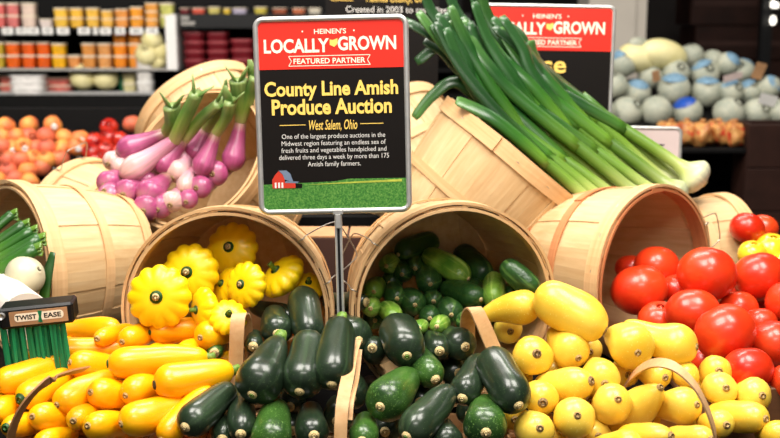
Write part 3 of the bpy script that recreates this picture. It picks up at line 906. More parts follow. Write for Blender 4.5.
def settle(items, iters=110):
    cen, rad, own = [], [], []
    for k, it in enumerate(items):
        for (c, r) in spheres(it):
            cen.append(c); rad.append(r); own.append(k)
    cen = np.array(cen); rad = np.array(rad); own = np.array(own)
    n = len(items)
    view = np.array([np.array(it['p0']) - np.array(CAM) for it in items])
    view /= np.linalg.norm(view, axis=1)[:, None]
    off = np.zeros((n, 3))
    mob = np.array([it.get('mob', 1.0) for it in items])
    sumr = rad[:, None] + rad[None, :]
    same = own[:, None] == own[None, :]
    for step in range(iters):
        c = cen + off[own]
        d = c[:, None, :] - c[None, :, :]
        dist = np.linalg.norm(d, axis=2) + 1e-9
        pen = np.where(same, 0, np.maximum(sumr - dist, 0))
        i, j = np.nonzero(pen > 1e-4)
        mv = np.zeros((n, 3)); cnt = np.zeros(n)
        nrm = d[i, j] / dist[i, j][:, None]
        p = pen[i, j][:, None] * nrm * (mob[own[i]] / (mob[own[i]] + mob[own[j]]))[:, None]
        np.add.at(mv, own[i], p)
        np.add.at(cnt, own[i], 1)
        # baskets
        for B in BASKETS:
            ax = np.array(B['axis']); bs = np.array(B['base'])
            rel = c - bs
            h = rel @ ax
            radv = rel - h[:, None] * ax
            rr = np.linalg.norm(radv, axis=1) + 1e-9
            ins = (h > 0) & (h < B['H'] + 0.01)
            Rw = B['Rb'] + (B['R'] - B['Rb']) * np.clip(h / B['H'], 0, 1) - 0.008
            # inside -> keep in
            o1 = ins & (rr < Rw) & (rr > Rw - rad)
            pv = -(rr - (Rw - rad))[:, None] * radv / rr[:, None]
            np.add.at(mv, own[o1], pv[o1]); np.add.at(cnt, own[o1], 1)
            o2 = ins & (rr >= Rw) & (rr < Rw + 0.014 + rad)
            pv = (Rw + 0.014 + rad - rr)[:, None] * radv / rr[:, None]
            np.add.at(mv, own[o2], pv[o2]); np.add.at(cnt, own[o2], 1)
            o3 = (h < 0.012 + rad) & (h > 0) & (rr < Rw)
            pv = (0.012 + rad - h)[:, None] * ax
            np.add.at(mv, own[o3], pv[o3]); np.add.at(cnt, own[o3], 1)
        mv /= np.maximum(cnt, 1)[:, None]
        along = (mv * view).sum(1)[:, None] * view
        lat = mv - along
        off += along * 1.5 + lat * 0.5
        oa = (off * view).sum(1)[:, None]
        offa = np.maximum(oa, -0.008) * view
        off = off - oa * view + offa
        offl = off - offa
        off = offa * 0.997 + offl * (0.93 if step < iters - 15 else 0.99)
        # table top
        zmin = np.full(n, 9.0)
        np.minimum.at(zmin, own, cen[:, 2] + off[own][:, 2] - rad)
        off[:, 2] += np.maximum(TABLE + 0.004 - zmin, 0)
    for k, it in enumerate(items):
        o = Vector(off[k])
        it['p0'] = it['p0'] + o
        it['p1'] = it['p1'] + o


settle(ITEMS)

# ---- build
GROUPS = {YZ: 'yellow zucchinis in the left pile', Z: 'dark zucchinis in the middle pile', C: 'cucumbers in the basket', S: 'lemon yellow squashes in the right pile',
          T: 'red tomatoes', 'yellow_tomato': 'yellow tomatoes', P_: 'pattypan squashes'}
CATS = {YZ: 'zucchini', Z: 'zucchini', C: 'cucumber', S: 'squash', T: 'tomato', 'yellow_tomato': 'tomato', P_: 'squash'}


def build_gourd(it):
    rnd = random.Random(it['idx'])
    p0, p1, r = it['p0'], it['p1'], it['r']
    mid = (p0 + p1) / 2
    d = p1 - p0
    side = d.cross(Vector((0, 0, 1))).normalized()
    up = side.cross(d).normalized()
    bdir = up * it['bend'] * 1.0 + side * rnd.uniform(-0.004, 0.004)
    n = 26
    pts, rad = [], []
    for i in range(n):
        t = (1 - math.cos(PI * i / (n - 1))) / 2
        t = min(max(t, 0.0015), 0.9985)
        u = 2 * t - 1
        q = p0 + d * t + bdir * math.sin(PI * t)
        ta = it['taper'][0] + (it['taper'][1] - it['taper'][0]) * (t * t * (3 - 2 * t))
        pts.append(q - mid)
        rad.append(r * ta * math.sqrt(max(1 - abs(u) ** it['k'], 0)))
    kind = it['kind']
    ridge = {Z: (5, 0.022), C: (3, 0.03), YZ: (5, 0.012), S: (6, 0.012)}[kind]
    V, F, U, A = sweep(pts, rad, 20, ridge=ridge, jitter={Z: 0.002, C: 0.0025, YZ: 0.002, S: 0.0035}[kind], seed=it['idx'] * 1.7)
    o = mk(kind, V, F, M[it['mat']], uv=U, along=A, loc=mid)
    tag(o, it['label'], CATS[kind], GROUPS[kind])
    # scar at the tip: a raised button
    dn = (pts[2] - pts[0]).normalized()
    s = it['sc'] * {Z: 0.0086, C: 0.0046, YZ: 0.006, S: 0.0068}[kind]
    if it['scar'] in ('dark_scar', 'cork_scar'): s *= 1.25
    prof = [(0, -0.0012), (0.55, -0.0016), (0.9, -0.0008), (1.02, 0.0015), (1.08, 0.008)]
    if kind in (YZ,) and it['scar'] == 'green_scar' and it['sc'] > 1.3:
        prof = [(0, 0.0), (0.45, -0.0005)] + [(0.9, 0.0012), (1.15, 0.006)]
    Vs, Fs = lathe([(a * s if a < 1.2 else s, z) for a, z in prof], 14)
    R3 = dn.to_track_quat('Z', 'Y').to_matrix()
    Vs = [R3 @ v + pts[0] for v in Vs]
    mk('scar', Vs, [tuple(reversed(f)) for f in Fs], M['squash_scar' if kind in (S, YZ) and it['scar'] == 'scar' else it['scar']], o)
    if kind in (Z, C) and it['scar'] == 'scar':
        Vs, Fs = lathe([(0, -0.0026), (0.3 * s, -0.0026), (0.42 * s, -0.002), (0.42 * s, -0.0005)], 10)
        mk('scar_core', [R3 @ v + pts[0] for v in Vs], [tuple(reversed(f)) for f in Fs], M['dark_scar'] if False else M['stem_green'] if kind == Z and rnd.random() < 0.15 else M['scar'], o)
    if it['stem']:
        e = pts[-1]
        dd = (pts[-1] - pts[-3]).normalized()
        q = [e - dd * 0.006, e + dd * 0.004, e + dd * 0.012 + up * 0.002]
        Vt, Ft, Ut, At = sweep(q, [r * 0.34, r * 0.26, r * 0.24], 8, ridge=(5, 0.1))
        mk('stem', Vt, Ft, M['stem_green'], o)
    return o


def build_tomato(it):
    rnd = random.Random(it['idx'])
    r = it['r']
    pole = Vector(it['pole'] or (0, -.3, .95)).normalized()
    R3 = frame_for(pole, rnd.uniform(0, 6))
    n, seg = 18, 32
    V, F = [], []
    lob = rnd.choice((5, 6, 7))
    ph = rnd.uniform(0, 6)
    prof = []
    V0, F0 = lathe([(0, -1)] + [(math.cos(a), math.sin(a)) for a in [(-PI / 2 + PI * i / n) for i in range(1, n)]] + [(0, 1)], seg)
    for v in V0:
        th = math.atan2(v.y, v.x)
        la = math.asin(max(-1, min(1, v.z)))
        rad = 1 + 0.035 * math.cos(lob * th + ph) * (0.35 + 0.65 * max(0, math.sin(la))) * math.cos(la) + 0.03 * math.cos(2 * th + ph)
        z = v.z * 0.91
        dimple = 0.16 * math.exp(-((math.cos(la)) / 0.22) ** 2)
        if v.z > 0: z -= dimple
        V.append(R3 @ (Vector((v.x * rad, v.y * rad, z)) * r))
    o = mk(it['kind'], V, F0, M[it['mat']], loc=it['p0'])
    tag(o, it['label'], 'tomato', GROUPS[it['kind']])
    Vs, Fs = lathe([(0.06 * r, 0.735 * r), (0.04 * r, 0.755 * r), (0, 0.76 * r)], 10)
    mk('stem_scar', [R3 @ v for v in Vs], Fs, M['scar'], o)
    return o


def build_patty(it):
    rnd = random.Random(it['idx'])
    R = it['R']
    nrm = Vector(it['n']).normalized()
    R3 = frame_for(nrm, rnd.uniform(0, 6))
    lob = 12
    prof = [(0, -0.52), (0.3, -0.5), (0.55, -0.42), (0.78, -0.28), (0.93, -0.13), (1.0, 0.02), (0.98, 0.13), (0.9, 0.23), (0.78, 0.31), (0.62, 0.38), (0.45, 0.43), (0.3, 0.45), (0.16, 0.44), (0, 0.43)]
    V0, F0 = lathe(prof, 84)
    V = []
    for v in V0:
        th = math.atan2(v.y, v.x)
        rr = math.hypot(v.x, v.y)
        wgt = min(1, max(0, (rr - 0.5) / 0.5)) ** 1.6
        sc_ = (0.5 - 0.5 * math.cos(lob * th)) ** 2.2
        s = 1 - 0.085 * wgt * sc_
        V.append(R3 @ (Vector((v.x * s, v.y * s, v.z * (1 - 0.2 * wgt * sc_))) * R))
    o = mk(P_, V, F0, M['pattypan'], loc=it['p0'])
    tag(o, it['label'], 'squash', GROUPS[P_])
    tall = it['n'][2] > 0.45 or it['n'][0] < -0.7
    h = 0.34 if tall else 0.07
    V1, F1 = lathe([(0.2 * R, 0.43 * R), (0.195 * R, 0.475 * R), (0.13 * R, 0.49 * R), (0, 0.485 * R)], 20)
    c = mk('stem_ring', [R3 @ v for v in V1], F1, M['green_scar'], o)
    V2, F2 = lathe([(0.11 * R, 0.46 * R), (0.1 * R, (0.45 + h) * R), (0.12 * R, (0.455 + h) * R), (0.06 * R, (0.465 + h) * R), (0, (0.46 + h) * R)], 14)
    mk('stem', [R3 @ v for v in V2], F2, M['stem_green'] if tall else M['scar'], c)
    return o


for it in ITEMS:
    if it['kind'] in (T, 'yellow_tomato'): build_tomato(it)
    elif it['kind'] == P_: build_patty(it)
    else: build_gourd(it)

# ------------------------------------------------------------------ purple spring onions in their tilted basket
ON = []


def D_on(px, py): return 2.40 + (215 - py) * 0.0022


def onion(label, pts, r, pale=False, tops=(), dz=0.0):
    """pts: bulb tip -> neck in pixels"""
    P = []
    n = len(pts)
    base = D_on(*pts[0]) + dz * 0.45 + 0.055
    for i, (x, y) in enumerate(pts):
        P.append(at(x, y, base + (0.0 if tops else 0.07 * i / max(n - 1, 1)) + (pts[0][1] - y) * 0.0004))
    ON.append((label, P, r, pale, tops, base))


onion('purple onion lying topmost at the left, bulb pointing left', [(117, 152), (140, 144), (166, 133)], 10.5, tops=[[(166, 133), (172, 122), (172, 106)]], dz=-0.03)
onion('long pale pink onion below the topmost purple one', [(121, 176), (147, 160), (174, 141)], 11, True, tops=[[(174, 141), (183, 122), (197, 93)]], dz=-0.05)
onion('slim purple onion right of the long pale pink one', [(159, 173), (170, 157), (184, 140)], 9.5, tops=[[(184, 140), (202, 118), (220, 103)]], dz=-0.03)
onion('purple onion in the upper middle with a light green top', [(191, 159), (199, 145), (206, 130)], 9.5, tops=[[(206, 130), (216, 112), (227, 96)]])
onion('pale onion in the centre with a purple neck', [(172, 178), (181, 166), (190, 152)], 10.5, True, dz=-0.05)
onion('purple onion with long dark neck right of centre', [(199, 176), (206, 158), (216, 134)], 9.5, tops=[[(216, 134), (226, 118), (231, 101)]], dz=-0.06)
onion('slim pale onion below the centre', [(182, 191), (189, 178), (196, 168)], 7.5, True, dz=-0.06)
onion('round purple onion with its root end to the front at the right rim', [(212, 174), (219, 172), (228, 169)], 11, dz=-0.07)
onion('purple onion lying just inside the lower right rim', [(196, 188), (204, 186), (213, 184)], 10, dz=-0.07)
onion('purple onion standing at the right beside the sign', [(231, 171), (235, 152), (241, 122)], 10, tops=[[(241, 122), (240, 100), (238, 80)], [(241, 120), (250, 95), (256, 76)]], dz=-0.02)
onion('large purple onion in the lower left middle', [(145, 199), (154, 190), (167, 178)], 13, dz=-0.1)
onion('purple onion with dark root end left of the large one', [(123, 195), (130, 190), (142, 184)], 11.5, dz=-0.09)
onion('purple onion at the far left edge of the bunch', [(104, 186), (112, 180), (122, 172)], 10.5, dz=-0.06)
onion('lowest left purple onion over the basket edge', [(104, 191), (114, 198), (127, 204)], 11, dz=-0.1)
onion('small pale onion at the left under the topmost one', [(108, 164), (116, 158), (124, 150)], 8.5, True, dz=0.0)
onion('pale onion at the bottom middle rim', [(170, 205), (174, 199), (180, 190)], 9.5, True, dz=-0.09)
onion('small purple onion at the bottom right of the pale one', [(186, 202), (190, 197), (196, 192)], 8.5, dz=-0.08)
onion('purple onion low behind the basket edge, left one', [(143, 211), (149, 205), (158, 198)], 11.5, dz=-0.09)
onion('purple onion low behind the basket edge, right one', [(157, 210), (162, 204), (168, 197)], 10.5, dz=-0.07)
onion('purple onion peeking out above the large one', [(142, 185), (150, 178), (160, 170)], 9.5, dz=-0.02)
onion('pale onion beside the long pink one at the left', [(116, 171), (124, 164), (134, 158)], 8, True, dz=-0.02)

for k, (label, P, r, pale, tops, base) in enumerate(ON):
    m = mpp(P[0])
    R = r * m * 1.22
    org = P[0]
    path = [Vector(q[:3]) for q in cr(P, 12)]
    n = len(path)
    tot = sum((path[i + 1] - path[i]).length for i in range(n - 1))
    rad = []
    acc = 0
    for i in range(n):
        if i: acc += (path[i] - path[i - 1]).length
        t = acc / tot
        bulb = math.sqrt(max(1 - ((t - 0.3) / 0.31) ** 2, 0)) if t < 0.3 else 1 - 0.55 * min(1, (t - 0.3) / 0.7) ** 0.8
        rad.append(max(R * bulb, R * 0.12))
    V, F, U, A = sweep([q - org for q in path], rad, 16, jitter=0.0015, seed=k)
    o = mk('purple_onion', V, F, M['pink_onion' if pale else 'purple_onion'], uv=U, along=A, loc=org)
    tag(o, label, 'onion', 'purple spring onions')
    dn = (path[0] - path[2]).normalized()
    Vs, Fs = lathe([(0.26 * R, -0.002), (0.24 * R, 0.001), (0.14 * R, 0.002), (0, 0.0018)], 12)
    R3 = dn.to_track_quat('Z', 'Y').to_matrix()
    mk('root_end', [R3 @ v for v in Vs], Fs, M['root'], o)
    for tp in tops:
        y0 = P[-1].y
        Q = [at(x, y, min(y0, 2.585) - 0.025 * i) for i, (x, y) in enumerate(tp)]
        Q[0] = P[-1] if tp[0] == tops[0][0] else Q[0]
        pp = [Vector(q[:3]) - org for q in cr(Q, 8)]
        nn = len(pp)
        w0, w1 = R * 0.48, R * 0.78
        V, F, U, A = sweep(pp, [w0 + (w1 - w0) * i / (nn - 1) for i in range(nn)], 12, flat=[1 - 0.4 * i / (nn - 1) for i in range(nn)], seed=k)
        mk('green_top', V, F, M['onion_top'], o, uv=U, along=A)
        # split leaf ends
        for s_ in (-1, 1):
            e = pp[-1]; d = (pp[-1] - pp[-3]).normalized()
            side = d.cross(Vector((0, 1, 0))).normalized()
            q = [e - d * 0.02, e + d * 0.012 + side * s_ * R * 0.45, e + d * 0.034 + side * s_ * R * 0.85]
            V, F, U, A = sweep(q, [R * 0.5, R * 0.42, R * 0.2], 8, flat=[0.4, 0.3, 0.25])
            mk('leaf', V, F, M['onion_top'], o, uv=U, along=[0.5 + 0.5 * a for a in A])

# ------------------------------------------------------------------ leeks across the middle basket


def leek(label, base, mid, leaves, rb, rs, Y0, Y1, bulb=True, dark=False):
    """base, mid: pixels of bulb and end of the stalk; leaves: list of pixel polylines going on from mid"""
    Y0 += 0.2
    Y1 += 0.18
    if base[0] < 700: base = (base[0] + 8, base[1] + 6)
    rs *= 0.86
    org = at(base[0], base[1], Y0)
    pm = at(mid[0], mid[1], Y1)
    m = mpp(org)
    ts = [0, 0.004, 0.012, 0.024, 0.04, 0.06, 0.085, 0.115, 0.15, 0.2, 0.28, 0.4, 0.52, 0.64, 0.76, 0.88, 1.0]
    q = [org.lerp(pm, t) + Vector((0, 0, 0.004 * math.sin(PI * t))) for t in ts]
    rad = []
    for t in ts:
        b_ = rs * m + (rb - rs) * m * (1 if t < 0.1 else math.exp(-((t - 0.1) / 0.08) ** 2))
        if t < 0.1: b_ *= math.sqrt(max(1 - ((0.1 - t) / 0.1005) ** 2, 0.01))
        rad.append(b_)
    V, F, U, A = sweep([v - org for v in q], rad, 14)
    root = mk('leek', V, F, M['leek'], uv=U, along=A, loc=org)
    tag(root, label, 'leek', 'leeks across the middle basket')
    Vs, Fs = lathe([(0.2 * rb * m, -0.002), (0.16 * rb * m, 0.002), (0, 0.0025)], 10)
    R3 = (q[0] - q[1]).normalized().to_track_quat('Z', 'Y').to_matrix()
    mk('root_end', [R3 @ v for v in Vs], Fs, M['scar'], root)
    for j, lf in enumerate(leaves):
        pts = [q[-3]] + [at(x, y, Y1 + dy) for (x, y, dy) in lf]
        pp = [Vector(p[:3]) - org for p in cr(pts, 7)]
        n = len(pp)
        wd = [rs * m * (0.95 + 0.42 * math.sin(PI * min(1, 0.15 + 0.75 * i / (n - 1)))) for i in range(n)]
        fl = [max(0.28, 0.85 - 0.7 * i / (n - 1)) for i in range(n)]
        wd[-1] *= 0.75
        V, F, U, A = sweep(pp, wd, 12, flat=fl, up=Vector((0.6, -0.8, 0.6)), twist=0.5 * (-1) ** j)
        mk('leaf', V, F, M['leek_leaf_dark' if (dark or j % 2) else 'leek_leaf'], root, uv=U, along=A)
    return root


leek('leek with the big round white bulb at the right end', (705, 184), (600, 114), [[(556, 83, 0), (524, 48, 0), (502, 16, 0.02)], [(562, 94, -.02), (536, 76, -.02), (524, 44, -.03)]], 19, 7, 2.36, 2.44)
leek('leek lying second at the right with a white bulb', (677, 194), (588, 128), [[(550, 96, 0), (520, 60, .02), (500, 28, .04)]], 14, 7.5, 2.33, 2.40)
leek('leek with pale stalk just over the tomato basket', (659, 197), (575, 138), [[(535, 108, 0), (508, 90, 0), (497, 72, 0)], [(540, 120, .02), (505, 84, .04), (478, 44, .05)]], 10, 7, 2.31, 2.36)
leek('leek with light green stalk, middle of the bundle', (639, 199), (556, 130), [[(516, 96, 0), (486, 62, 0), (468, 34, 0.02)]], 10, 7.5, 2.28, 2.33)
leek('leek lying over the middle with a dark leaf', (621, 202), (545, 148), [[(505, 118, 0), (478, 84, 0), (462, 40, 0.02), (448, 22, .02)], [(510, 108, .02), (490, 74, .04), (470, 22, .05)]], 9, 7, 2.26, 2.31)
leek('leek with yellowish stalk left of the middle', (607, 205), (532, 146), [[(492, 110, 0), (464, 72, 0), (446, 28, 0)]], 10, 7.5, 2.25, 2.28, dark=True)
leek('leek whose broad leaf lies along the basket rim', (594, 207), (530, 150), [[(500, 124, -.01), (478, 110, -.01), (456, 100, -.01)], [(496, 112, .01), (460, 66, .02), (436, 22, .03)]], 9, 7, 2.23, 2.25)
leek('lowest leek behind the basket rim wire', (581, 213), (522, 158), [[(502, 140, 0), (490, 124, 0), (481, 111, 0)]], 9, 6.5, 2.26, 2.29)
leek('leek with a leaf curling down left to the sign', (615, 196), (520, 128), [[(480, 98, .02), (455, 82, .03), (432, 96, .03), (414, 118, .03)], [(470, 80, .02), (444, 52, .03), (424, 40, .03)]], 9, 7, 2.33, 2.36)
leek('leek with tall leaves reaching left to the top edge', (631, 192), (522, 112), [[(480, 70, .0), (452, 40, .0), (432, 12, .0), (424, -8, 0)], [(486, 80, .02), (446, 46, .03), (416, 62, .03)]], 9, 7, 2.36, 2.37, dark=True)
leek('rear leek with upright leaf tips against the red sign', (664, 180), (560, 98), [[(520, 62, 0), (492, 24, .02), (478, -14, .02)], [(528, 62, .02), (515, 40, .02), (492, 18, .02)]], 9, 7, 2.43, 2.48)
leek('rear leek with leaves fanning to the top edge', (649, 178), (548, 98), [[(506, 50, 0), (480, 10, .01), (470, -16, .01)], [(500, 60, .02), (462, 20, .03), (446, -12, .03)]], 9, 7, 2.46, 2.5, dark=True)
leek('rear leek with thick pale leaf folded at the tip', (693, 180), (588, 111), [[(546, 72, 0), (534, 56, 0), (531, 40, 0)], [(540, 72, .02), (520, 36, .03), (498, 22, .03)]], 9, 7, 2.43, 2.5)

rl_ = random.Random(21)
for k in range(10):
    bx_, by_ = 590 + 9.5 * k, 203 - 2.2 * k
    mx_, my_ = 500 + 9 * k, 132 - 4 * k
    tx_, ty_ = [(437, 14), (450, 6), (418, 12), (474, 2), (463, 20), (486, 34), (503, 18), (522, 46), (500, 66), (524, 66)][k]
    j1 = lambda a: a + rl_.uniform(-6, 6)
    y_ = 2.27 + 0.016 * k
    leek('leek deep inside the bundle across the middle basket', (bx_, by_), (mx_, my_),
         [[((mx_ * 2 + tx_) / 3 + rl_.uniform(-4, 10), (my_ * 2 + ty_) / 3, 0), ((mx_ + tx_ * 2) / 3 + rl_.uniform(-4, 10), (my_ + ty_ * 2) / 3, 0.01), (tx_, ty_, 0.01)],
          [(j1((mx_ * 2 + tx_) / 3), j1((my_ * 2 + ty_) / 3), 0.02), (j1((mx_ + tx_ * 2) / 3), j1((my_ + ty_ * 2) / 3), 0.03), (j1(tx_) - 8, j1(ty_) + 10, 0.04)]],
         9, 7, y_, y_ + 0.03, dark=k % 3 == 0)

# ------------------------------------------------------------------ leeks and white onion in the left basket
def simple_leaf(parent, pts, r, flat0, flat1, mat, a0=0, a1=1, org=Vector()):
    pp = [Vector(p[:3]) - org for p in cr(pts, 6)]
    n = len(pp)
    V, F, U, A = sweep(pp, [r * (0.9 + 0.15 * math.sin(PI * i / (n - 1))) for i in range(n)], 12, flat=[flat0 + (flat1 - flat0) * i / (n - 1) for i in range(n)])
    return mk('leaf', V, F, mat, parent, uv=U, along=[a0 + (a1 - a0) * a for a in A])


for k, (lab, a, c, r) in enumerate((
        ('leek at the top of the left basket with trimmed end', (-14, 236), (12, 214), 6),
        ('leek just below the top one in the left basket', (-14, 250), (24, 224), 6.5),
        ('greyish leek in the middle of the left basket', (-16, 260), (32, 230), 6.5),
        ('bright green leek with a split end in the left basket', (-14, 268), (40, 238), 8),
        ('lowest thick leek in the left basket above the white onion', (-16, 280), (36, 248), 9))):
    y = 2.16 - 0.022 * k
    p0, p1 = at(a[0], a[1], y), at(c[0], c[1], y + 0.03)
    m = mpp(p0)
    qs = [p0.lerp(p1, t / 6) for t in range(7)]
    V, F, U, A = sweep([q - p0 for q in qs], [r * m] * 7, 12, flat=[0.8] * 7)
    o = mk('leek', V, F, M['leek_leaf'], uv=U, along=[0.1 + 0.5 * a_ for a_ in A], loc=p0)
    tag(o, lab, 'leek', 'leeks in the left basket')
    for s_ in (-1, 0, 1):
        e = p1 + Vector((0.0, -0.003 * s_, 0.006 * s_))
        simple_leaf(o, [p1.lerp(p0, 0.3), p1.lerp(p0, 0.08) + Vector((0, 0, 0.003 * s_)), e + Vector((0.012, 0, 0.004 * s_ - 0.002))], r * m * 0.62, 0.6, 0.35, M['leek_leaf'], 0.2, 0.0, p0)
org = at(43, 304, 2.1)
V, F, U, A = sweep([Vector(q[:3]) - org for q in cr([org, at(47, 278, 2.11), at(53, 252, 2.12)], 6)], [0.012 * (1 - 0.5 * (i / 12) ** 3) for i in range(13)], 12, flat=[0.3] * 13)
o = mk('leek_leaf', V, F, M['leek_leaf_dark'], uv=U, along=A, loc=org)
tag(o, 'dark green leaf upright against the left basket rim', 'leaf')
org = at(25, 276, 2.08)
V, F = lathe([(0, -1)] + [(math.cos(a), math.sin(a)) for a in [(-PI / 2 + PI * i / 14) for i in range(1, 14)]] + [(0.12, 1.05), (0, 1.2)], 24)
o = mk('white_onion', [Vector((v.x * 0.04, v.y * 0.04, v.z * 0.036)) for v in V], F, M['onion_white'], loc=org)
o.rotation_euler = (0.3, 1.1, 0)
tag(o, 'round white onion below the leeks in the left basket', 'onion')

# ------------------------------------------------------------------ paper roll and twist-tie dispenser
org = at(16, 309, 1.98)
rl = empty('paper_roll', org)
tag(rl, 'white paper roll behind the twist tie dispenser', 'roll')
ax = Vector((0.55, -0.8, -0.02)).normalized()
R3 = frame_for(ax)
V, F = lathe([(0.014, -0.12), (0.044, -0.12), (0.045, -0.118), (0.045, 0.058), (0.044, 0.06), (0.014, 0.06), (0.014, -0.12)], 36)
mk('paper', [R3 @ v for v in V], F, M['paper'], rl, smooth=False)
V, F = lathe([(0.011, -0.122), (0.0135, -0.122), (0.0135, 0.062), (0.011, 0.062), (0.011, -0.122)], 24)
mk('core', [R3 @ v for v in V], F, M['card_flap'], rl, smooth=False)


def text_mesh(body, size_fit, center, offset=0.0, shear=0.0, depth=0.0):
    """returns V, F in the XZ plane (facing -Y) with the text stretched to (width, height) about center (x, z)."""
    cu_ = bpy.data.curves.new('t', 'FONT')
    cu_.body = body
    cu_.offset = offset
    cu_.shear = shear
    cu_.resolution_u = 3
    o = bpy.data.objects.new('t', cu_)
    COL.objects.link(o)
    dg = bpy.context.evaluated_depsgraph_get()
    me = bpy.data.meshes.new_from_object(o.evaluated_get(dg))
    vs = [v.co.copy() for v in me.vertices]
    fs = [tuple(p.vertices) for p in me.polygons]
    bpy.data.objects.remove(o)
    bpy.data.curves.remove(cu_)
    bpy.data.meshes.remove(me)
    xs = [v.x for v in vs]; ys = [v.y for v in vs]
    w_, h_ = max(xs) - min(xs), max(ys) - min(ys)
    cx, cy = (max(xs) + min(xs)) / 2, (max(ys) + min(ys)) / 2
    sx = size_fit[0] / w_
    sy = size_fit[1] / h_ if size_fit[1] else sx
    return [Vector(((v.x - cx) * sx + center[0], 0, (v.y - cy) * sy + center[1])) for v in vs], fs


def rrect(x0, x1, z0, z1, r, n=6):
    P = []
    for (cx, cz, a0) in ((x1 - r, z1 - r, 0), (x0 + r, z1 - r, PI / 2), (x0 + r, z0 + r, PI), (x1 - r, z0 + r, 1.5 * PI)):
        for i in range(n + 1):
            a = a0 + PI / 2 * i / n
            P.append((cx + r * math.cos(a), cz + r * math.sin(a)))
    return P


def plate(mb, P, y0, y1, mi=0):
    n = len(P)
    V = [(x, y0, z) for x, z in P] + [(x, y1, z) for x, z in P]
    F = [tuple(range(n)), tuple(range(2 * n - 1, n - 1, -1))] + [(i, (i + 1) % n, n + (i + 1) % n, n + i) for i in range(n)]
    mb.add(V, F, mi)


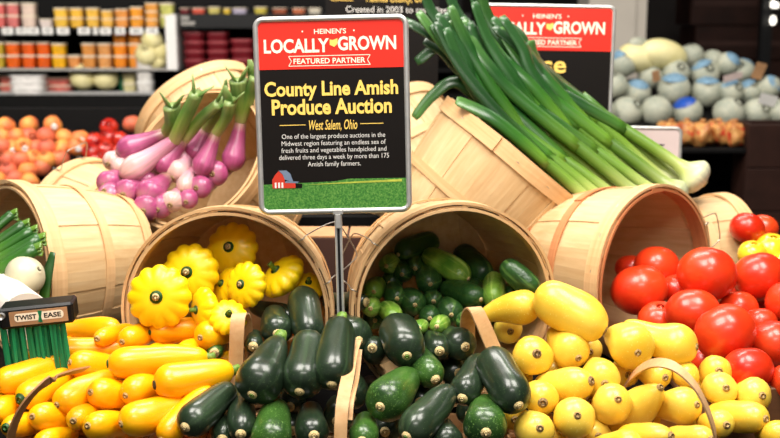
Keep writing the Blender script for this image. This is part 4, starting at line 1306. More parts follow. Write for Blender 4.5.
def sign(label, center, rot, W, H, px, lines, header=True, post=None, frame=True, name='produce_sign', picture=False, header_px=51, mat_panel=None, pl=0.38):
    """px: metres per photo pixel on the sign; lines: (text, cx, cy, w, h, colour, offset, shear) in sign pixels from its centre (y down)."""
    root = empty(name, center)
    root.rotation_euler = rot
    tag(root, label, 'sign')
    mb = MB(); plate(mb, rrect(-W / 2, W / 2, -H / 2, H / 2, 0.012), -0.002, 0.002)
    mb.build('panel', mat_panel or M['sign_black'], root)
    lay = -0.0024
    if header:
        hb = H / 2 - header_px * px
        P = [q for q in rrect(-W / 2 + 0.003, W / 2 - 0.003, hb - 0.03, H / 2 - 0.003, 0.011) if q[1] > hb]
        P = P + [(-W / 2 + 0.003, hb), (W / 2 - 0.003, hb)]
        mb = MB(); plate(mb, P, lay, lay + 0.0003); mb.build('header', M['sign_red'], root)
    byc = {}
    for (t, cx, cy, w_, h_, col, off, sh) in lines:
        V, F = text_mesh(t, (w_ * px, h_ * px if h_ else None), (cx * px, -cy * px), off, sh)
        byc.setdefault(col, MB()).add([v + Vector((0, lay - 0.0004, 0)) for v in V], F)
    for col, m_ in byc.items():
        mk({'cream': 'cream_lettering', 'yellow_ink': 'yellow_lettering', 'white_ink': 'white_lettering', 'black_plastic': 'black_lettering'}[col], m_.v, m_.f, M[col], root, smooth=False)
    if frame:
        P0 = rrect(-W / 2, W / 2, -H / 2, H / 2, 0.013)
        loop = [Vector((x, 0, z)) for x, z in P0]
        n = len(loop)
        V, F = [], []
        seg = 10
        for i in range(n):
            t = (loop[(i + 1) % n] - loop[i - 1]).normalized()
            o_ = Vector((t.z, 0, -t.x))
            for k in range(seg):
                a = 2 * PI * k / seg
                V.append(loop[i] + o_ * (0.0052 * math.cos(a)) + Vector((0, 0.006 * math.sin(a), 0)))
        for i in range(n):
            for k in range(seg):
                F.append((i * seg + k, ((i + 1) % n) * seg + k, ((i + 1) % n) * seg + (k + 1) % seg, i * seg + (k + 1) % seg))
        mk('frame', V, F, M['metal'], root)
    if header:
        # small state-shaped mark between the two words, and the ribbon outline
        cx, cy, s = 3 * px, 74.5 * px, 4.2 * px
        P = [(-1, 0.8), (-0.3, 0.65), (0.1, 0.75), (0.9, 1.05), (1, 0.1), (0.7, -0.5), (0.1, -1.05), (-0.5, -0.75), (-1, -0.55)]
        mb = MB(); plate(mb, [(cx + x * s, cy + z * s) for x, z in P], lay - 0.0006, lay - 0.0002); mb.build('state_mark', M['yellow_ink'], root)
        mb = MB()
        Q = [(-44, 61.5), (-41, 56.5), (-44, 51.5), (40, 51.5), (37, 56.5), (40, 61.5)]
        for (a, c) in zip(Q, Q[1:] + Q[:1]):
            A_ = Vector((a[0] * px, 0, a[1] * px)); C_ = Vector((c[0] * px, 0, c[1] * px))
            t = (C_ - A_).normalized(); nn = Vector((t.z, 0, -t.x)) * 0.35 * px
            mb.add([A_ + nn + Vector((0, lay - 0.0004, 0)), C_ + nn + Vector((0, lay - 0.0004, 0)), C_ - nn + Vector((0, lay - 0.0004, 0)), A_ - nn + Vector((0, lay - 0.0004, 0))], [(0, 1, 2, 3)])
        for dx in (-29, 24):
            mb.add([Vector(((dx + math.cos(a) * 0.9) * px, lay - 0.0004, (86.5 + math.sin(a) * 0.9) * px)) for a in [i * PI / 4 for i in range(8)]], [tuple(range(8))])
        mk('ribbon', mb.v, mb.f, M['cream'], root, smooth=False)
    if picture:
        z0 = -H / 2 + 0.004
        x0_, x1_ = -W / 2 + 0.004, W / 2 - 0.004
        P = [q for q in rrect(x0_, x1_, z0, z0 + 0.1, 0.01) if q[1] < z0 + 0.03]
        top = [(x1_, -H / 2 + 33 * px), (x1_ - 60 * px, -H / 2 + 33.5 * px), (0, -H / 2 + 31 * px), (x0_, -H / 2 + 29 * px)]
        P = [q for q in P] + top
        # order by angle around the centre keeps the outline convex enough
        cxm = sum(q[0] for q in P) / len(P); czm = sum(q[1] for q in P) / len(P)
        P.sort(key=lambda q: math.atan2((q[1] - czm) * 6, q[0] - cxm))
        mb = MB(); plate(mb, P, lay, lay + 0.0003); fl = mb.build('field_picture', M['field'], root)
        mb = MB(); plate(mb, [(-30 * px, -H / 2 + 28 * px), (70 * px, -H / 2 + 29.5 * px), (70 * px, -H / 2 + 32 * px), (10 * px, -H / 2 + 30 * px)], lay - 0.0003, lay - 0.0001)
        mb.build('field_strip', M['field_strip'], fl)
        bx, bz = -W / 2 + 12 * px, -H / 2 + 25 * px
        mb = MB()
        plate(mb, [(bx + x * px, bz + z * px) for x, z in ((0, 0), (13, 0), (13, 9), (11, 14), (7, 18), (3, 14), (0, 9))], lay - 0.0006, lay - 0.0003, 0)
        plate(mb, [(bx + x * px, bz + z * px) for x, z in ((13, 0), (24, 0), (24, 5), (13, 6))], lay - 0.0006, lay - 0.0003, 0)
        plate(mb, [(bx + x * px, bz + z * px) for x, z in ((13, 9), (22, 6), (19, 15), (15, 18.5), (7, 18.5), (11, 14.5))], lay - 0.0007, lay - 0.0003, 1)
        plate(mb, [(bx + x * px, bz + z * px) for x, z in ((13, 5.5), (26, 5), (28, 6.5), (14, 7.5))], lay - 0.0007, lay - 0.0003, 1)
        for wx in (2.5, 6, 9.5):
            plate(mb, [(bx + x * px, bz + z * px) for x, z in ((wx, 0.3), (wx + 1.8, 0.3), (wx + 1.8, 6), (wx, 6))], lay - 0.0008, lay - 0.0003, 2)
        plate(mb, [(bx + x * px, bz + z * px) for x, z in ((24, 0), (31, 0), (31, 4.5), (24, 4.5))], lay - 0.0006, lay - 0.0003, 3)
        mb.build('barn', None, fl, mats=[M['barn_red'], M['barn_roof'], M['white_ink'], M['sign_black']])
    if post:
        mb = MB(); mb.box(post - 0.009, post + 0.009, -0.008, 0.008, -H / 2 - 0.006, -H / 2 + 0.003, bev=0.001); cl = mb.build('clip', M['metal'], root)
        mb = MB(); mb.box(post - 0.0048, post + 0.0048, -0.008, -0.004, -H / 2 - 0.03, -H / 2 - 0.005, bev=0.0008); mb.build('clip_tab', M['metal'], cl)
        mb = MB(); mb.box(post - 0.0065, post + 0.0065, -0.0035, 0.0035, -H / 2 - pl, -H / 2 - 0.004, bev=0.0008); st = mb.build('post', M['metal'], root)
        mb = MB(); mb.box(post - 0.0022, post + 0.0022, -0.0042, -0.0034, -H / 2 - pl, -H / 2 - 0.03); mb.build('post_groove', M['black_plastic'], st)
        mb = MB(); mb.box(post - 0.05, post + 0.05, -0.03, 0.03, -H / 2 - pl - 0.006, -H / 2 - pl + 0.001, bev=0.001); mb.build('foot_plate', M['metal'], root)
    return root


PX1 = 1.89 / FPX * 0.965
c1 = at(333, 115.5, 1.89)
L1 = [("HEINEN'S", -0.5, -86.3, 33, 5.4, 'cream', 0.012, 0), ('LOCALLY', -35.5, -72, 67, 14.5, 'cream', 0.03, 0), ('GROWN', 37, -73.5, 60, 14.5, 'cream', 0.03, 0),
      ('FEATURED PARTNER', -2, -56.3, 74, 5.6, 'cream', 0.02, 0),
      ('County Line Amish', -1, -26, 138, 20, 'yellow_ink', 0.03, 0), ('Produce Auction', -1, -9.5, 124, 16.5, 'yellow_ink', 0.03, 0),
      ('West Salem, Ohio', 0, 10.2, 50, 12, 'yellow_ink', 0.006, 0.25), ('____', -42, 9, 27, 0.7, 'yellow_ink', 0, 0), ('____', 40, 9, 24, 0.7, 'yellow_ink', 0, 0),
      ('One of the largest produce auctions in the', 0, 21.5, 107, 6.4, 'white_ink', -0.004, 0),
      ('Midwest region featuring an endless sea of', 0, 28.7, 108, 6.4, 'white_ink', -0.004, 0),
      ('fresh fruits and vegetables handpicked and', 0, 35.9, 109, 6.4, 'white_ink', -0.004, 0),
      ('delivered three days a week by more than 175', 0, 43.1, 114, 6.4, 'white_ink', -0.004, 0),
      ('Amish family farmers.', 0, 50.5, 55, 6.4, 'white_ink', -0.004, 0)]
sign('tall framed red and black sign reading County Line Amish Produce Auction', c1, (math.radians(-4), math.radians(-1.3), 0), 154 * PX1, 198.5 * PX1, PX1, L1, post=0.004, picture=True)

PX2 = 2.85 / FPX * 0.84
c2 = at(545, 91, 2.82)
L2 = [("HEINEN'S", -0.5, -86.3, 33, 5.4, 'cream', 0.012, 0), ('LOCALLY', -35.5, -72, 67, 14.5, 'cream', 0.03, 0), ('GROWN', 37, -73.5, 60, 14.5, 'cream', 0.03, 0),
      ('FEATURED PARTNER', -2, -56.3, 74, 5.6, 'cream', 0.02, 0), ('se', 10, -28, 27, 14, 'yellow_ink', 0.02, 0)]
sign('framed red and black sign half covered by the leek leaves', c2, (math.radians(-3), math.radians(1.0), 0), 154 * PX2, 196 * PX2, PX2, L2)
PX3 = 3.1 / FPX
c3 = at(382, 60, 3.12)
L3 = [('Holmes County, Ohio', 15, -59, 62, 9, 'yellow_ink', 0.006, 0.25), ('____', -40, -58, 22, 0.7, 'yellow_ink', 0, 0), ('Created in 2003 to revitalize', 14, -49.5, 100, 6.2, 'white_ink', -0.004, 0)]
sign('black sign mostly hidden behind the tall framed sign', c3, (math.radians(-2), math.radians(0.5), 0), 112 * PX3, 170 * PX3, PX3, L3, header=False, frame=False)
PX4 = 2.95 / FPX
c4 = at(652, 152, 2.95)
sign('small pale price card between the leek bulbs and the melons', c4, (math.radians(-4), math.radians(1), 0), 56 * PX4, 48 * PX4, PX4, [('E', 9, -4, 6, 8, 'black_plastic', 0.02, 0)], header=False, frame=True, name='price_card', mat_panel=M['pink_card'], post=0.004)

# ---- twist tie dispenser
c = at(37, 312, 1.80)
dsp = empty('twist_tie_dispenser', c)
dsp.rotation_euler = (0, math.radians(-4), math.radians(8))
tag(dsp, 'black twist tie dispenser with green ties above the yellow zucchinis', 'dispenser')
u = 1.8 / FPX
mb = MB(); mb.box(-37 * u, 38 * u, -0.016, 0.04, -13 * u, 9 * u, bev=0.004); mb.build('housing', M['black_plastic'], dsp)
mb = MB(); plate(mb, rrect(-26 * u, 32 * u, -10 * u, 5 * u, 0.001), -0.0168, -0.0158); lb = mb.build('label_plate', M['card_flap'], dsp)
mb = MB(); plate(mb, rrect(-21 * u, 28 * u, -6 * u, 2.5 * u, 0.0055), -0.0172, -0.0166); mb.build('label_oval', M['cream'], lb)
mb = MB()
for t_, cx, w_ in (('TWIST', -9.5, 21), ('EASE', 17, 17)):
    V, F = text_mesh(t_, (w_ * u, 5.2 * u), (cx * u, -1.8 * u), 0.03)
    mb.add([v + Vector((0, -0.0174, 0)) for v in V], F)
mk('lettering', mb.v, mb.f, M['sign_black'], lb, smooth=False)
mb = MB(); plate(mb, [(x * u, z * u) for x, z in ((2, -8), (6.5, -8.5), (5.5, -3), (7, 3.5), (2.5, 4), (3.5, -2))], -0.0176, -0.0171); mb.build('twist_mark', M['green_tie'], lb)
V, F = lathe([(0, -0.006), (0.005, -0.006), (0.006, 0), (0.005, 0.004)], 14)
R3 = frame_for((0, 1, 0))
mk('knob', [R3 @ v + Vector((-33 * u, -0.017, 2 * u)) for v in V], F, M['metal'], dsp)
rnd = random.Random(5)
for k in range(40):
    x = -38 * u + 64 * u * k / 39
    y = -0.01 + 0.02 * rnd.random()
    sw = rnd.uniform(-0.002, 0.002)
    mb = MB()
    ww = 1.6 * u
    rows = [(-12 * u, 0), (-30 * u, sw * 0.4), (-50 * u, sw), (-70 * u, sw * 1.3)]
    V = []
    for z, s_ in rows:
        V += [(x + s_ - ww, y, z), (x + s_ + ww, y, z), (x + s_ + ww, y + 0.0012, z), (x + s_ - ww, y + 0.0012, z)]
    F = []
    for i in range(3):
        for j in range(4):
            F.append((i * 4 + j, i * 4 + (j + 1) % 4, i * 4 + 4 + (j + 1) % 4, i * 4 + 4 + j))
    F += [(0, 1, 2, 3), (15, 14, 13, 12)]
    mb.add(V, F)
    mb.build('twist_tie', M['green_tie'], dsp)

# ------------------------------------------------------------------ low splint baskets under the front piles, their strap handles showing


def strap(parent, pts, w_, th, mat, side=None, name='handle'):
    """flat wooden strap: pts world control points, width across 'side'."""
    pp = [Vector(q[:3]) for q in cr(pts, 8)]
    off = parent.location
    V, F = [], []
    n = len(pp)
    for i in range(n):
        t = (pp[min(i + 1, n - 1)] - pp[max(i - 1, 0)]).normalized()
        s_ = Vector(side) - t * Vector(side).dot(t)
        s_.normalize()
        nn = t.cross(s_)
        for (a, c_) in ((-1, -1), (1, -1), (1, 1), (-1, 1)):
            V.append(pp[i] + s_ * (a * w_ / 2) + nn * (c_ * th / 2) - off)
    for i in range(n - 1):
        for j in range(4):
            F.append((i * 4 + j, i * 4 + (j + 1) % 4, i * 4 + 4 + (j + 1) % 4, i * 4 + 4 + j))
    F += [(3, 2, 1, 0), ((n - 1) * 4, (n - 1) * 4 + 1, (n - 1) * 4 + 2, (n - 1) * 4 + 3)]
    mb_ = MB(); mb_.add(V, F)
    return mb_.build(name, mat, parent)


def splint_basket(label, x0, x1, y0, y1, z0, z1):
    root = empty('splint_basket', ((x0 + x1) / 2, (y0 + y1) / 2, z0))
    tag(root, label, 'basket', 'low splint baskets under the front piles')
    mb_ = MB()
    n = 7
    for k in range(n):
        xa = x0 + (x1 - x0) * k / n + 0.001; xb = x0 + (x1 - x0) * (k + 1) / n - 0.001
        mb_.box(xa, xb, y0, y0 + 0.002, z0, z1)
        mb_.box(xa, xb, y1 - 0.002, y1, z0, z1)
        mb_.box(xa, xb, y0 + 0.002, y1 - 0.002, z0, z0 + 0.002)
    for k in range(5):
        ya = y0 + (y1 - y0) * k / 5 + 0.001; yb = y0 + (y1 - y0) * (k + 1) / 5 - 0.001
        mb_.box(x0 - 0.002, x0, ya, yb, z0, z1)
        mb_.box(x1, x1 + 0.002, ya, yb, z0, z1)
    loc_build(mb_, 'slats', M['splint'], root)
    mb_ = MB()
    for (xa, xb, ya, yb) in ((x0 - 0.004, x1 + 0.004, y0 - 0.003, y0 - 0.0005), (x0 - 0.004, x1 + 0.004, y1 + 0.0005, y1 + 0.003), (x0 - 0.0045, x0 - 0.0022, y0, y1), (x1 + 0.0022, x1 + 0.0045, y0, y1)):
        mb_.box(xa, xb, ya, yb, z1 - 0.02, z1 + 0.001)
    loc_build(mb_, 'rim', M['splint'], root)
    return root


zb = TABLE + 0.002
f1 = splint_basket('low splint basket under the yellow zucchinis, hoop handle at its left', -0.62, -0.27, 1.66, 1.84, zb, zb + 0.035)
strap(f1, [at(8, 452, 1.58), at(14, 425, 1.565), at(27, 401, 1.565), at(45, 383, 1.58), at(64, 374, 1.62), at(86, 369, 1.72)], 0.016, 0.003, M['splint_dark'], (0.5, 0.8, 0.1))
f2 = splint_basket('low splint basket under the dark zucchinis by the pattypans', -0.25, -0.06, 1.66, 1.84, zb, zb + 0.035)
strap(f2, [at(236, 392, 1.80), at(236, 360, 1.80), at(237, 330, 1.80), at(239, 315, 1.815), at(244, 318, 1.85), at(247, 345, 1.88)], 0.024, 0.003, M['splint'], (1, 0.15, 0))
f3 = splint_basket('low splint basket under the zucchinis with the forked strap in the middle', -0.05, 0.17, 1.66, 1.84, zb, zb + 0.035)
strap(f3, [at(340, 450, 1.60), at(341, 420, 1.61), at(343, 400, 1.63), at(348, 375, 1.68), at(352, 352, 1.74), at(356, 340, 1.79)], 0.02, 0.003, M['splint'], (1, 0.3, 0))
strap(f3, [at(350, 420, 1.62), at(352, 400, 1.64), at(357, 378, 1.70), at(360, 350, 1.77)], 0.007, 0.003, M['splint'], (1, 0.3, 0), 'handle_splint')
strap(f3, [at(500, 362, 1.80), at(492, 345, 1.80), at(482, 322, 1.80), at(474, 308, 1.81), at(468, 318, 1.85), at(468, 345, 1.88)], 0.03, 0.003, M['splint'], (0.8, 0.6, -0.1))
f4 = splint_basket('low splint basket under the lemon yellow squashes, hoop handle at its right', 0.2, 0.52, 1.66, 1.84, zb, zb + 0.035)
strap(f4, [at(716, 455, 1.60), at(714, 430, 1.59), at(704, 402, 1.59), at(690, 380, 1.60), at(670, 365, 1.63), at(650, 364, 1.69), at(632, 376, 1.78), at(622, 392, 1.84)], 0.018, 0.003, M['splint'], (0.3, 0.85, 0.3))

# wooden crate holding the tomatoes
cr_ = empty('tomato_crate', (0.75, 2.0, TABLE))
tag(cr_, 'brown wooden crate around the tomatoes at the right', 'crate')
pa_ = at(762, 388, 1.79)
mb = MB(); mb.box(0.56, 1.2, 1.79, 1.806, TABLE + 0.001, pa_.z - 0.0005, bev=0.002); loc_build(mb, 'front_board', M['crate_wood'], cr_)
mb = MB(); mb.box(1.186, 1.2, 1.807, 2.3, TABLE + 0.001, pa_.z + 0.02, bev=0.002); loc_build(mb, 'side_board', M['crate_wood'], cr_)
mb = MB(); mb.box(0.56, 1.186, 1.807, 2.3, TABLE + 0.001, TABLE + 0.012, bev=0.002); loc_build(mb, 'floor_board', M['crate_wood'], cr_)

mb = MB(); V = [(0.62, 1.808, 0.862), (1.184, 1.808, 0.862), (1.184, 2.1, 0.935), (0.62, 2.1, 0.935)]
mb.add(V + [(x, y, z - 0.012) for x, y, z in V], [(0, 1, 2, 3), (7, 6, 5, 4), (0, 4, 5, 1), (1, 5, 6, 2), (2, 6, 7, 3), (3, 7, 4, 0)]); loc_build(mb, 'raised_floor', M['crate_wood'], cr_)
# cardboard box under the tall sign
bx = empty('cardboard_box', (-0.06, 2.28, TABLE))
tag(bx, 'dark brown cardboard box in the gap behind the sign post', 'box')
ztop = at(320, 238, 2.24).z
mb = MB(); mb.box(-0.2, 0.06, 2.24, 2.35, TABLE + 0.001, ztop, bev=0.002); loc_build(mb, 'carton', M['brown_card'], bx)
mb = MB(); mb.box(-0.2, -0.09, 2.2405, 2.35, ztop + 0.0005, ztop + 0.004); mb.box(-0.085, 0.06, 2.2405, 2.35, ztop + 0.0005, ztop + 0.004); loc_build(mb, 'flap', M['card_flap'], bx)

# ------------------------------------------------------------------ background left: peaches bin and the chilled cabinet
ORD = 'first second third fourth fifth sixth seventh eighth ninth tenth eleventh twelfth'.split()


def fruit(name, p, r, mat, label, cat, group, oblate=0.94, dim=0.12, sticker=None, seed=0, seg=18):
    rnd_ = random.Random(seed)
    n = 12
    V, F = lathe([(0, -1)] + [(math.cos(a), math.sin(a)) for a in [(-PI / 2 + PI * i / n) for i in range(1, n)]] + [(0, 1)], seg)
    R3 = frame_for((rnd_.uniform(-.6, .6), rnd_.uniform(-.9, .2), rnd_.uniform(.3, 1)), rnd_.uniform(0, 6))
    W_ = []
    for v in V:
        z = v.z * oblate - (dim * math.exp(-(math.hypot(v.x, v.y) / 0.3) ** 2) if v.z > 0 else 0)
        cleft = 1 - 0.05 * math.exp(-((math.atan2(v.y, v.x)) / 0.25) ** 2) if dim else 1
        W_.append(R3 @ Vector((v.x * cleft * r, v.y * cleft * r, z * r)))
    o = mk(name, W_, F, mat, loc=p)
    tag(o, label, cat, group)
    if sticker:
        V, F = lathe([(0.32 * r, 0.96 * r), (0.2 * r, 1.0 * r), (0, 1.015 * r)], 10)
        S3 = frame_for(sticker)
        mk('sticker', [S3 @ v for v in V], F, M['white'], o)
    return o


def D_pe(py): return 4.35 - (py - 125) * 0.006


rows = [[(6, 126), (29, 125), (53, 125)],
        [(3, 137), (16, 137), (29, 137), (46, 136), (65, 138), (80, 139)],
        [(2, 147), (12, 149), (24, 147), (36, 149), (47, 148), (62, 149), (77, 147)],
        [(8, 160), (20, 160), (33, 159), (46, 160), (60, 159)],
        [(8, 171), (28, 171), (42, 167), (-4, 180), (14, 179), (30, 182)]]
stick = {(80, 139), (12, 149), (77, 147), (53, 125), (24, 147)}
rn = ['top', 'second', 'third', 'fourth', 'lowest']
for i, row in enumerate(rows):
    for j, (x, y) in enumerate(sorted(row)):
        p = at(x, y, D_pe(y) + (0.03 if (i + j) % 2 else 0))
        fruit('peach', p, 9.6 * mpp(p), M['peach_red'] if (i * 3 + j) % 4 in (1, 2) and i else M['peach'], '%s peach from the left in the %s row of the black bin' % (ORD[j], rn[i]), 'peach', 'peaches in the bin',
              sticker=(0.4, -0.9, -0.1) if (x, y) in stick else None, seed=i * 20 + j)
rows = [[(109, 127), (132, 124)], [(94, 141), (108, 138), (121, 140)], [(91, 152), (106, 150), (120, 152)], [(97, 161), (108, 162)]]
rn = ['top', 'second', 'third', 'lowest']
for i, row in enumerate(rows):
    for j, (x, y) in enumerate(row):
        p = at(x, y, D_pe(y) + (0.02 if (i + j) % 2 else 0))
        fruit('nectarine', p, 9.3 * mpp(p), M['peach_red'] if (x, y) == (132, 124) else M['nectarine'], '%s dark red nectarine from the left in the %s row beside the peaches' % (ORD[j], rn[i]) if (x, y) != (132, 124) else 'orange red nectarine behind the wire handle of a basket', 'nectarine', 'nectarines in the bin', seed=300 + i * 20 + j)
bn = empty('fruit_bin', (-1.7, 4.2, 0))
tag(bn, 'black bin holding the peaches and nectarines', 'bin')
xl, xr = at(-60, 150, 4.4).x, at(240, 150, 4.4).x
za, zb_ = at(60, 137, 4.45).z - 0.06, at(60, 182, 3.95).z - 0.075
V = [(xl, 3.85, zb_), (xr, 3.85, zb_), (xr, 4.5, za), (xl, 4.5, za)]
mb = MB(); mb.add(V + [(x, y, z - 0.03) for x, y, z in V], [(0, 1, 2, 3), (7, 6, 5, 4), (0, 4, 5, 1), (1, 5, 6, 2), (2, 6, 7, 3), (3, 7, 4, 0)]); loc_build(mb, 'tray', M['black'], bn)
mb = MB(); mb.box(xl, xr, 3.82, 3.845, 0.0, zb_ + 0.02, bev=0.003); loc_build(mb, 'front_panel', M['black'], bn)
mb = MB(); mb.box(xl, xr, 4.505, 4.53, 0.0, at(60, 108, 4.5).z, bev=0.003); loc_build(mb, 'rear_panel', M['black'], bn)

# chilled cabinet
YF = 6.3
cab = empty('chilled_cabinet', (-1.6, 6.7, 0))
tag(cab, 'black chilled cabinet with packed cut fruit at the back left', 'cabinet')
xL, xM, xR = at(-40, 50, YF).x, at(168, 50, YF).x, at(470, 50, YF).x


def zat(py, Y=YF): return at(0, py, Y).z


mb = MB(); mb.box(xL, xR, 7.05, 7.15, 0.0, 3.0); loc_build(mb, 'back_panel', M['black'], cab)
mb = MB(); mb.box(xL, xR, YF - 0.02, 7.05, 0.0, zat(93) - 0.01, bev=0.004); loc_build(mb, 'base', M['black'], cab)
mb = MB(); mb.box(xL, xM - 0.005, YF, YF + 0.01, zat(95), zat(91.5)); loc_build(mb, 'base_lip', M['metal'], cab)
for (x0_, x1_, py) in ((xL, xM - 0.01, 27.5), (xL, xM - 0.01, 68.5), (xM + 0.08, xR, 14), (xM + 0.08, xR, 69)):
    z = zat(py)
    mb = MB(); mb.box(x0_, x1_, YF + 0.005, 7.045, z - 0.02, z, bev=0.003); sh = loc_build(mb, 'shelf', M['black'], cab)
    if py == 68.5:
        mb = MB(); mb.box(x0_, x1_, YF - 0.004, YF + 0.004, z - 0.012, z + 0.002); mb.v = [v - cab.location for v in mb.v]; mb.build('shelf_lip', plain('grey_shelf_lip', rgb(168, 164, 158), 0.4), sh)
    if py == 14:
        mb = MB(); mb.box(x0_, x1_, YF - 0.004, YF + 0.004, zat(28), z + 0.002); mb.v = [v - cab.location for v in mb.v]; mb.build('shelf_front', M['black_plastic'], sh)
mb = MB(); mb.box(xM, at(179, 50, YF).x, YF - 0.06, YF + 0.0, zat(70), zat(15), bev=0.004); mb.box(xM + 0.02, at(176, 50, YF).x, YF, 7.04, zat(70), zat(14)); loc_build(mb, 'divider', M['white'], cab)
# shelf tickets
for j, (xa, xb) in enumerate(((2, 13), (16, 27), (28, 39), (42, 53), (57, 69), (78, 90), (93, 98), (100, 111), (115, 125), (130, 143), (146, 158))):
    c = at((xa + xb) / 2, 31, YF - 0.012)
    m = mpp(c)
    t_ = empty('price_ticket', c)
    tag(t_, '%s white price ticket from the left on the upper cabinet shelf edge' % ORD[j], 'ticket', 'price tickets on the shelf edge')
    mb = MB(); mb.box(-(xb - xa) / 2 * m, (xb - xa) / 2 * m, -0.002, 0.002, -3.4 * m, 3.4 * m); mb.build('card', M['white'], t_)
    mb = MB()
    for zz in (1.2, -0.8): mb.box(-(xb - xa) * 0.28 * m, (xb - xa) * 0.28 * m, -0.003, -0.002, (zz - 0.5) * m, (zz + 0.5) * m)
    mb.build('print', plain('ticket_print', rgb(120, 116, 112), 0.6), t_)
for j, (x0_, x1_, y0_, y1_) in enumerate(((181, 189, 16, 20), (181, 195, 21.5, 25))):
    c = at((x0_ + x1_) / 2, (y0_ + y1_) / 2, YF - 0.012); m = mpp(c)
    mb = MB(); mb.box(c.x - (x1_ - x0_) / 2 * m, c.x + (x1_ - x0_) / 2 * m, c.y - 0.002, c.y + 0.002, c.z - 2 * m, c.z + 2 * m)
    o = mb.build('shelf_ticket', plain('grey_ticket', rgb(150, 146, 140), 0.6), loc=c)
    tag(o, ('upper' if j == 0 else 'lower') + ' grey ticket beside the white cabinet divider', 'ticket')


def cup(x0_, x1_, ytop, ybot, col, label, cat='tub', lid=None, Y=YF + 0.12, shape='cup', group='packed fruit tubs in the cabinet', lidf=0.16, name='fruit_tub', zoff=None):
    c = at((x0_ + x1_) / 2, ybot, Y)
    m = mpp(c)
    w_ = (x1_ - x0_) * m * 0.97
    h = (ybot - ytop) * m * 0.985
    if zoff is not None: c.z = zoff
    r_ = empty(name, c)
    tag(r_, label, cat, group)
    key = 'c%d_%d_%d' % col
    if key not in M: M[key] = skin('fruit_' + key, tuple(v * 0.72 for v in rgb(*col)[:3]) + (1,), rgb(*col), 0.4, 0.2, 34)
    d = min(w_, 0.14)
    n = 20
    V, F = [], []
    def ring(z, s):
        P = rrect(-w_ / 2 * s, w_ / 2 * s, -d / 2 * s, d / 2 * s, min(w_, d) * 0.3 * s, 4)
        V.extend([(x, y, z) for x, y in P])
        return len(P)
    k = ring(0.0005, 0.84); ring(h * (1 - lidf), 0.97)
    F = [(i, (i + 1) % k, k + (i + 1) % k, k + i) for i in range(k)] + [tuple(range(k - 1, -1, -1)), tuple(range(k, 2 * k))]
    mk('tub', V, F, M[key], r_, smooth=False)
    V = []
    k = ring(h * (1 - lidf) + 0.0003, 1.0); ring(h * 0.99, 1.0); ring(h, 0.94)
    F = [(j * k + i, j * k + (i + 1) % k, (j + 1) * k + (i + 1) % k, (j + 1) * k + i) for j in (0, 1) for i in range(k)] + [tuple(range(k - 1, -1, -1)), tuple(range(2 * k, 3 * k))]
    mk('lid', V, F, lid or M['clear_lid'], r_, smooth=False)
    return r_


M['clear_lid'] = plain('pale_tub_lid', rgb(228, 214, 190), 0.3, 0.05, 20)
Yt = YF + 0.12
zs1, zs2, zs3 = zat(27.5) + 0.001, zat(68.5) + 0.001, zat(93) - 0.009


def stack(x0_, x1_, ytop, n, col, label, zs, cat='tub', name='fruit_tub', group='packed fruit tubs in the cabinet', Y=Yt, **kw):
    """n tubs standing on one another, the lowest on the shelf at zs; ytop = pixel row of the top of the stack"""
    ztop_ = at(0, ytop, Y).z
    yb = 219 + 0
    h = (ztop_ - zs) / n
    m = mpp(at((x0_ + x1_) / 2, ytop, Y))
    for k in range(n):
        lab = label if n == 1 else ({0: 'bottom ', n - 1: 'top '}.get(k, ['', 'second lowest ', 'third lowest '][min(k, 2)])) + label
        cup(x0_, x1_, 0, h / m / 0.985, col, lab, cat, Y=Y, name=name, group=group, zoff=zs + k * h + 0.0005, **kw)


up_ = [(-6, 6, 3, 2, (228, 110, 104), 'coral red tub at the far left of the upper shelf'), (7, 20, 3, 2, (226, 124, 120), 'pinkish red tub second from left on the upper shelf'),
       (22, 37, 3, 2, (240, 214, 196), 'white and pink tub on the upper shelf'), (39, 53, 19, 1, (236, 220, 212), 'low white tub beside the yellow ones'),
       (54, 69, 8, 2, (250, 200, 70), 'first yellow tub from the left on the upper shelf'), (70, 84, 8, 2, (250, 194, 66), 'second yellow tub from the left on the upper shelf'),
       (86, 100, 8, 2, (250, 196, 74), 'third yellow tub from the left on the upper shelf'), (101, 114, 10, 2, (246, 190, 80), 'fourth yellow tub from the left on the upper shelf'),
       (115, 129, 9, 2, (244, 160, 76), 'orange tub right of the yellow ones'), (130, 144, 7, 2, (250, 164, 46), 'bright orange tub second from the right on the upper shelf'),
       (145, 159, 3, 3, (246, 170, 76), 'orange tub near the right end of the upper shelf'), (160, 175, 3, 2, (206, 206, 110), 'pale green tub beside the white divider')]
for a in up_: stack(*a, zs1)
lo_ = [(-10, 3, 42, 2, (200, 170, 50), 'olive tub cut by the left edge'), (4, 19, 42, 2, (244, 104, 20), 'first orange tub from the left on the lower shelf'), (20, 34, 42, 2, (240, 96, 20), 'second orange tub from the left on the lower shelf'),
       (35, 49, 42, 2, (242, 98, 16), 'third orange tub from the left on the lower shelf'), (50, 65, 43, 2, (252, 186, 24), 'yellow orange tub on the lower shelf'),
       (66, 79, 55, 1, (230, 150, 80), 'small low tub on the lower shelf'), (80, 95, 43, 2, (226, 150, 72), 'brownish orange tub on the lower shelf'), (96, 111, 43, 2, (232, 160, 90), 'peach coloured tub on the lower shelf'),
       (112, 126, 31, 3, (250, 146, 30), 'tall stacked orange tub right on the lower shelf'), (127, 142, 31, 3, (250, 154, 50), 'tall stacked amber tub next to the melon pieces')]
for a in lo_: stack(*a, zs2)
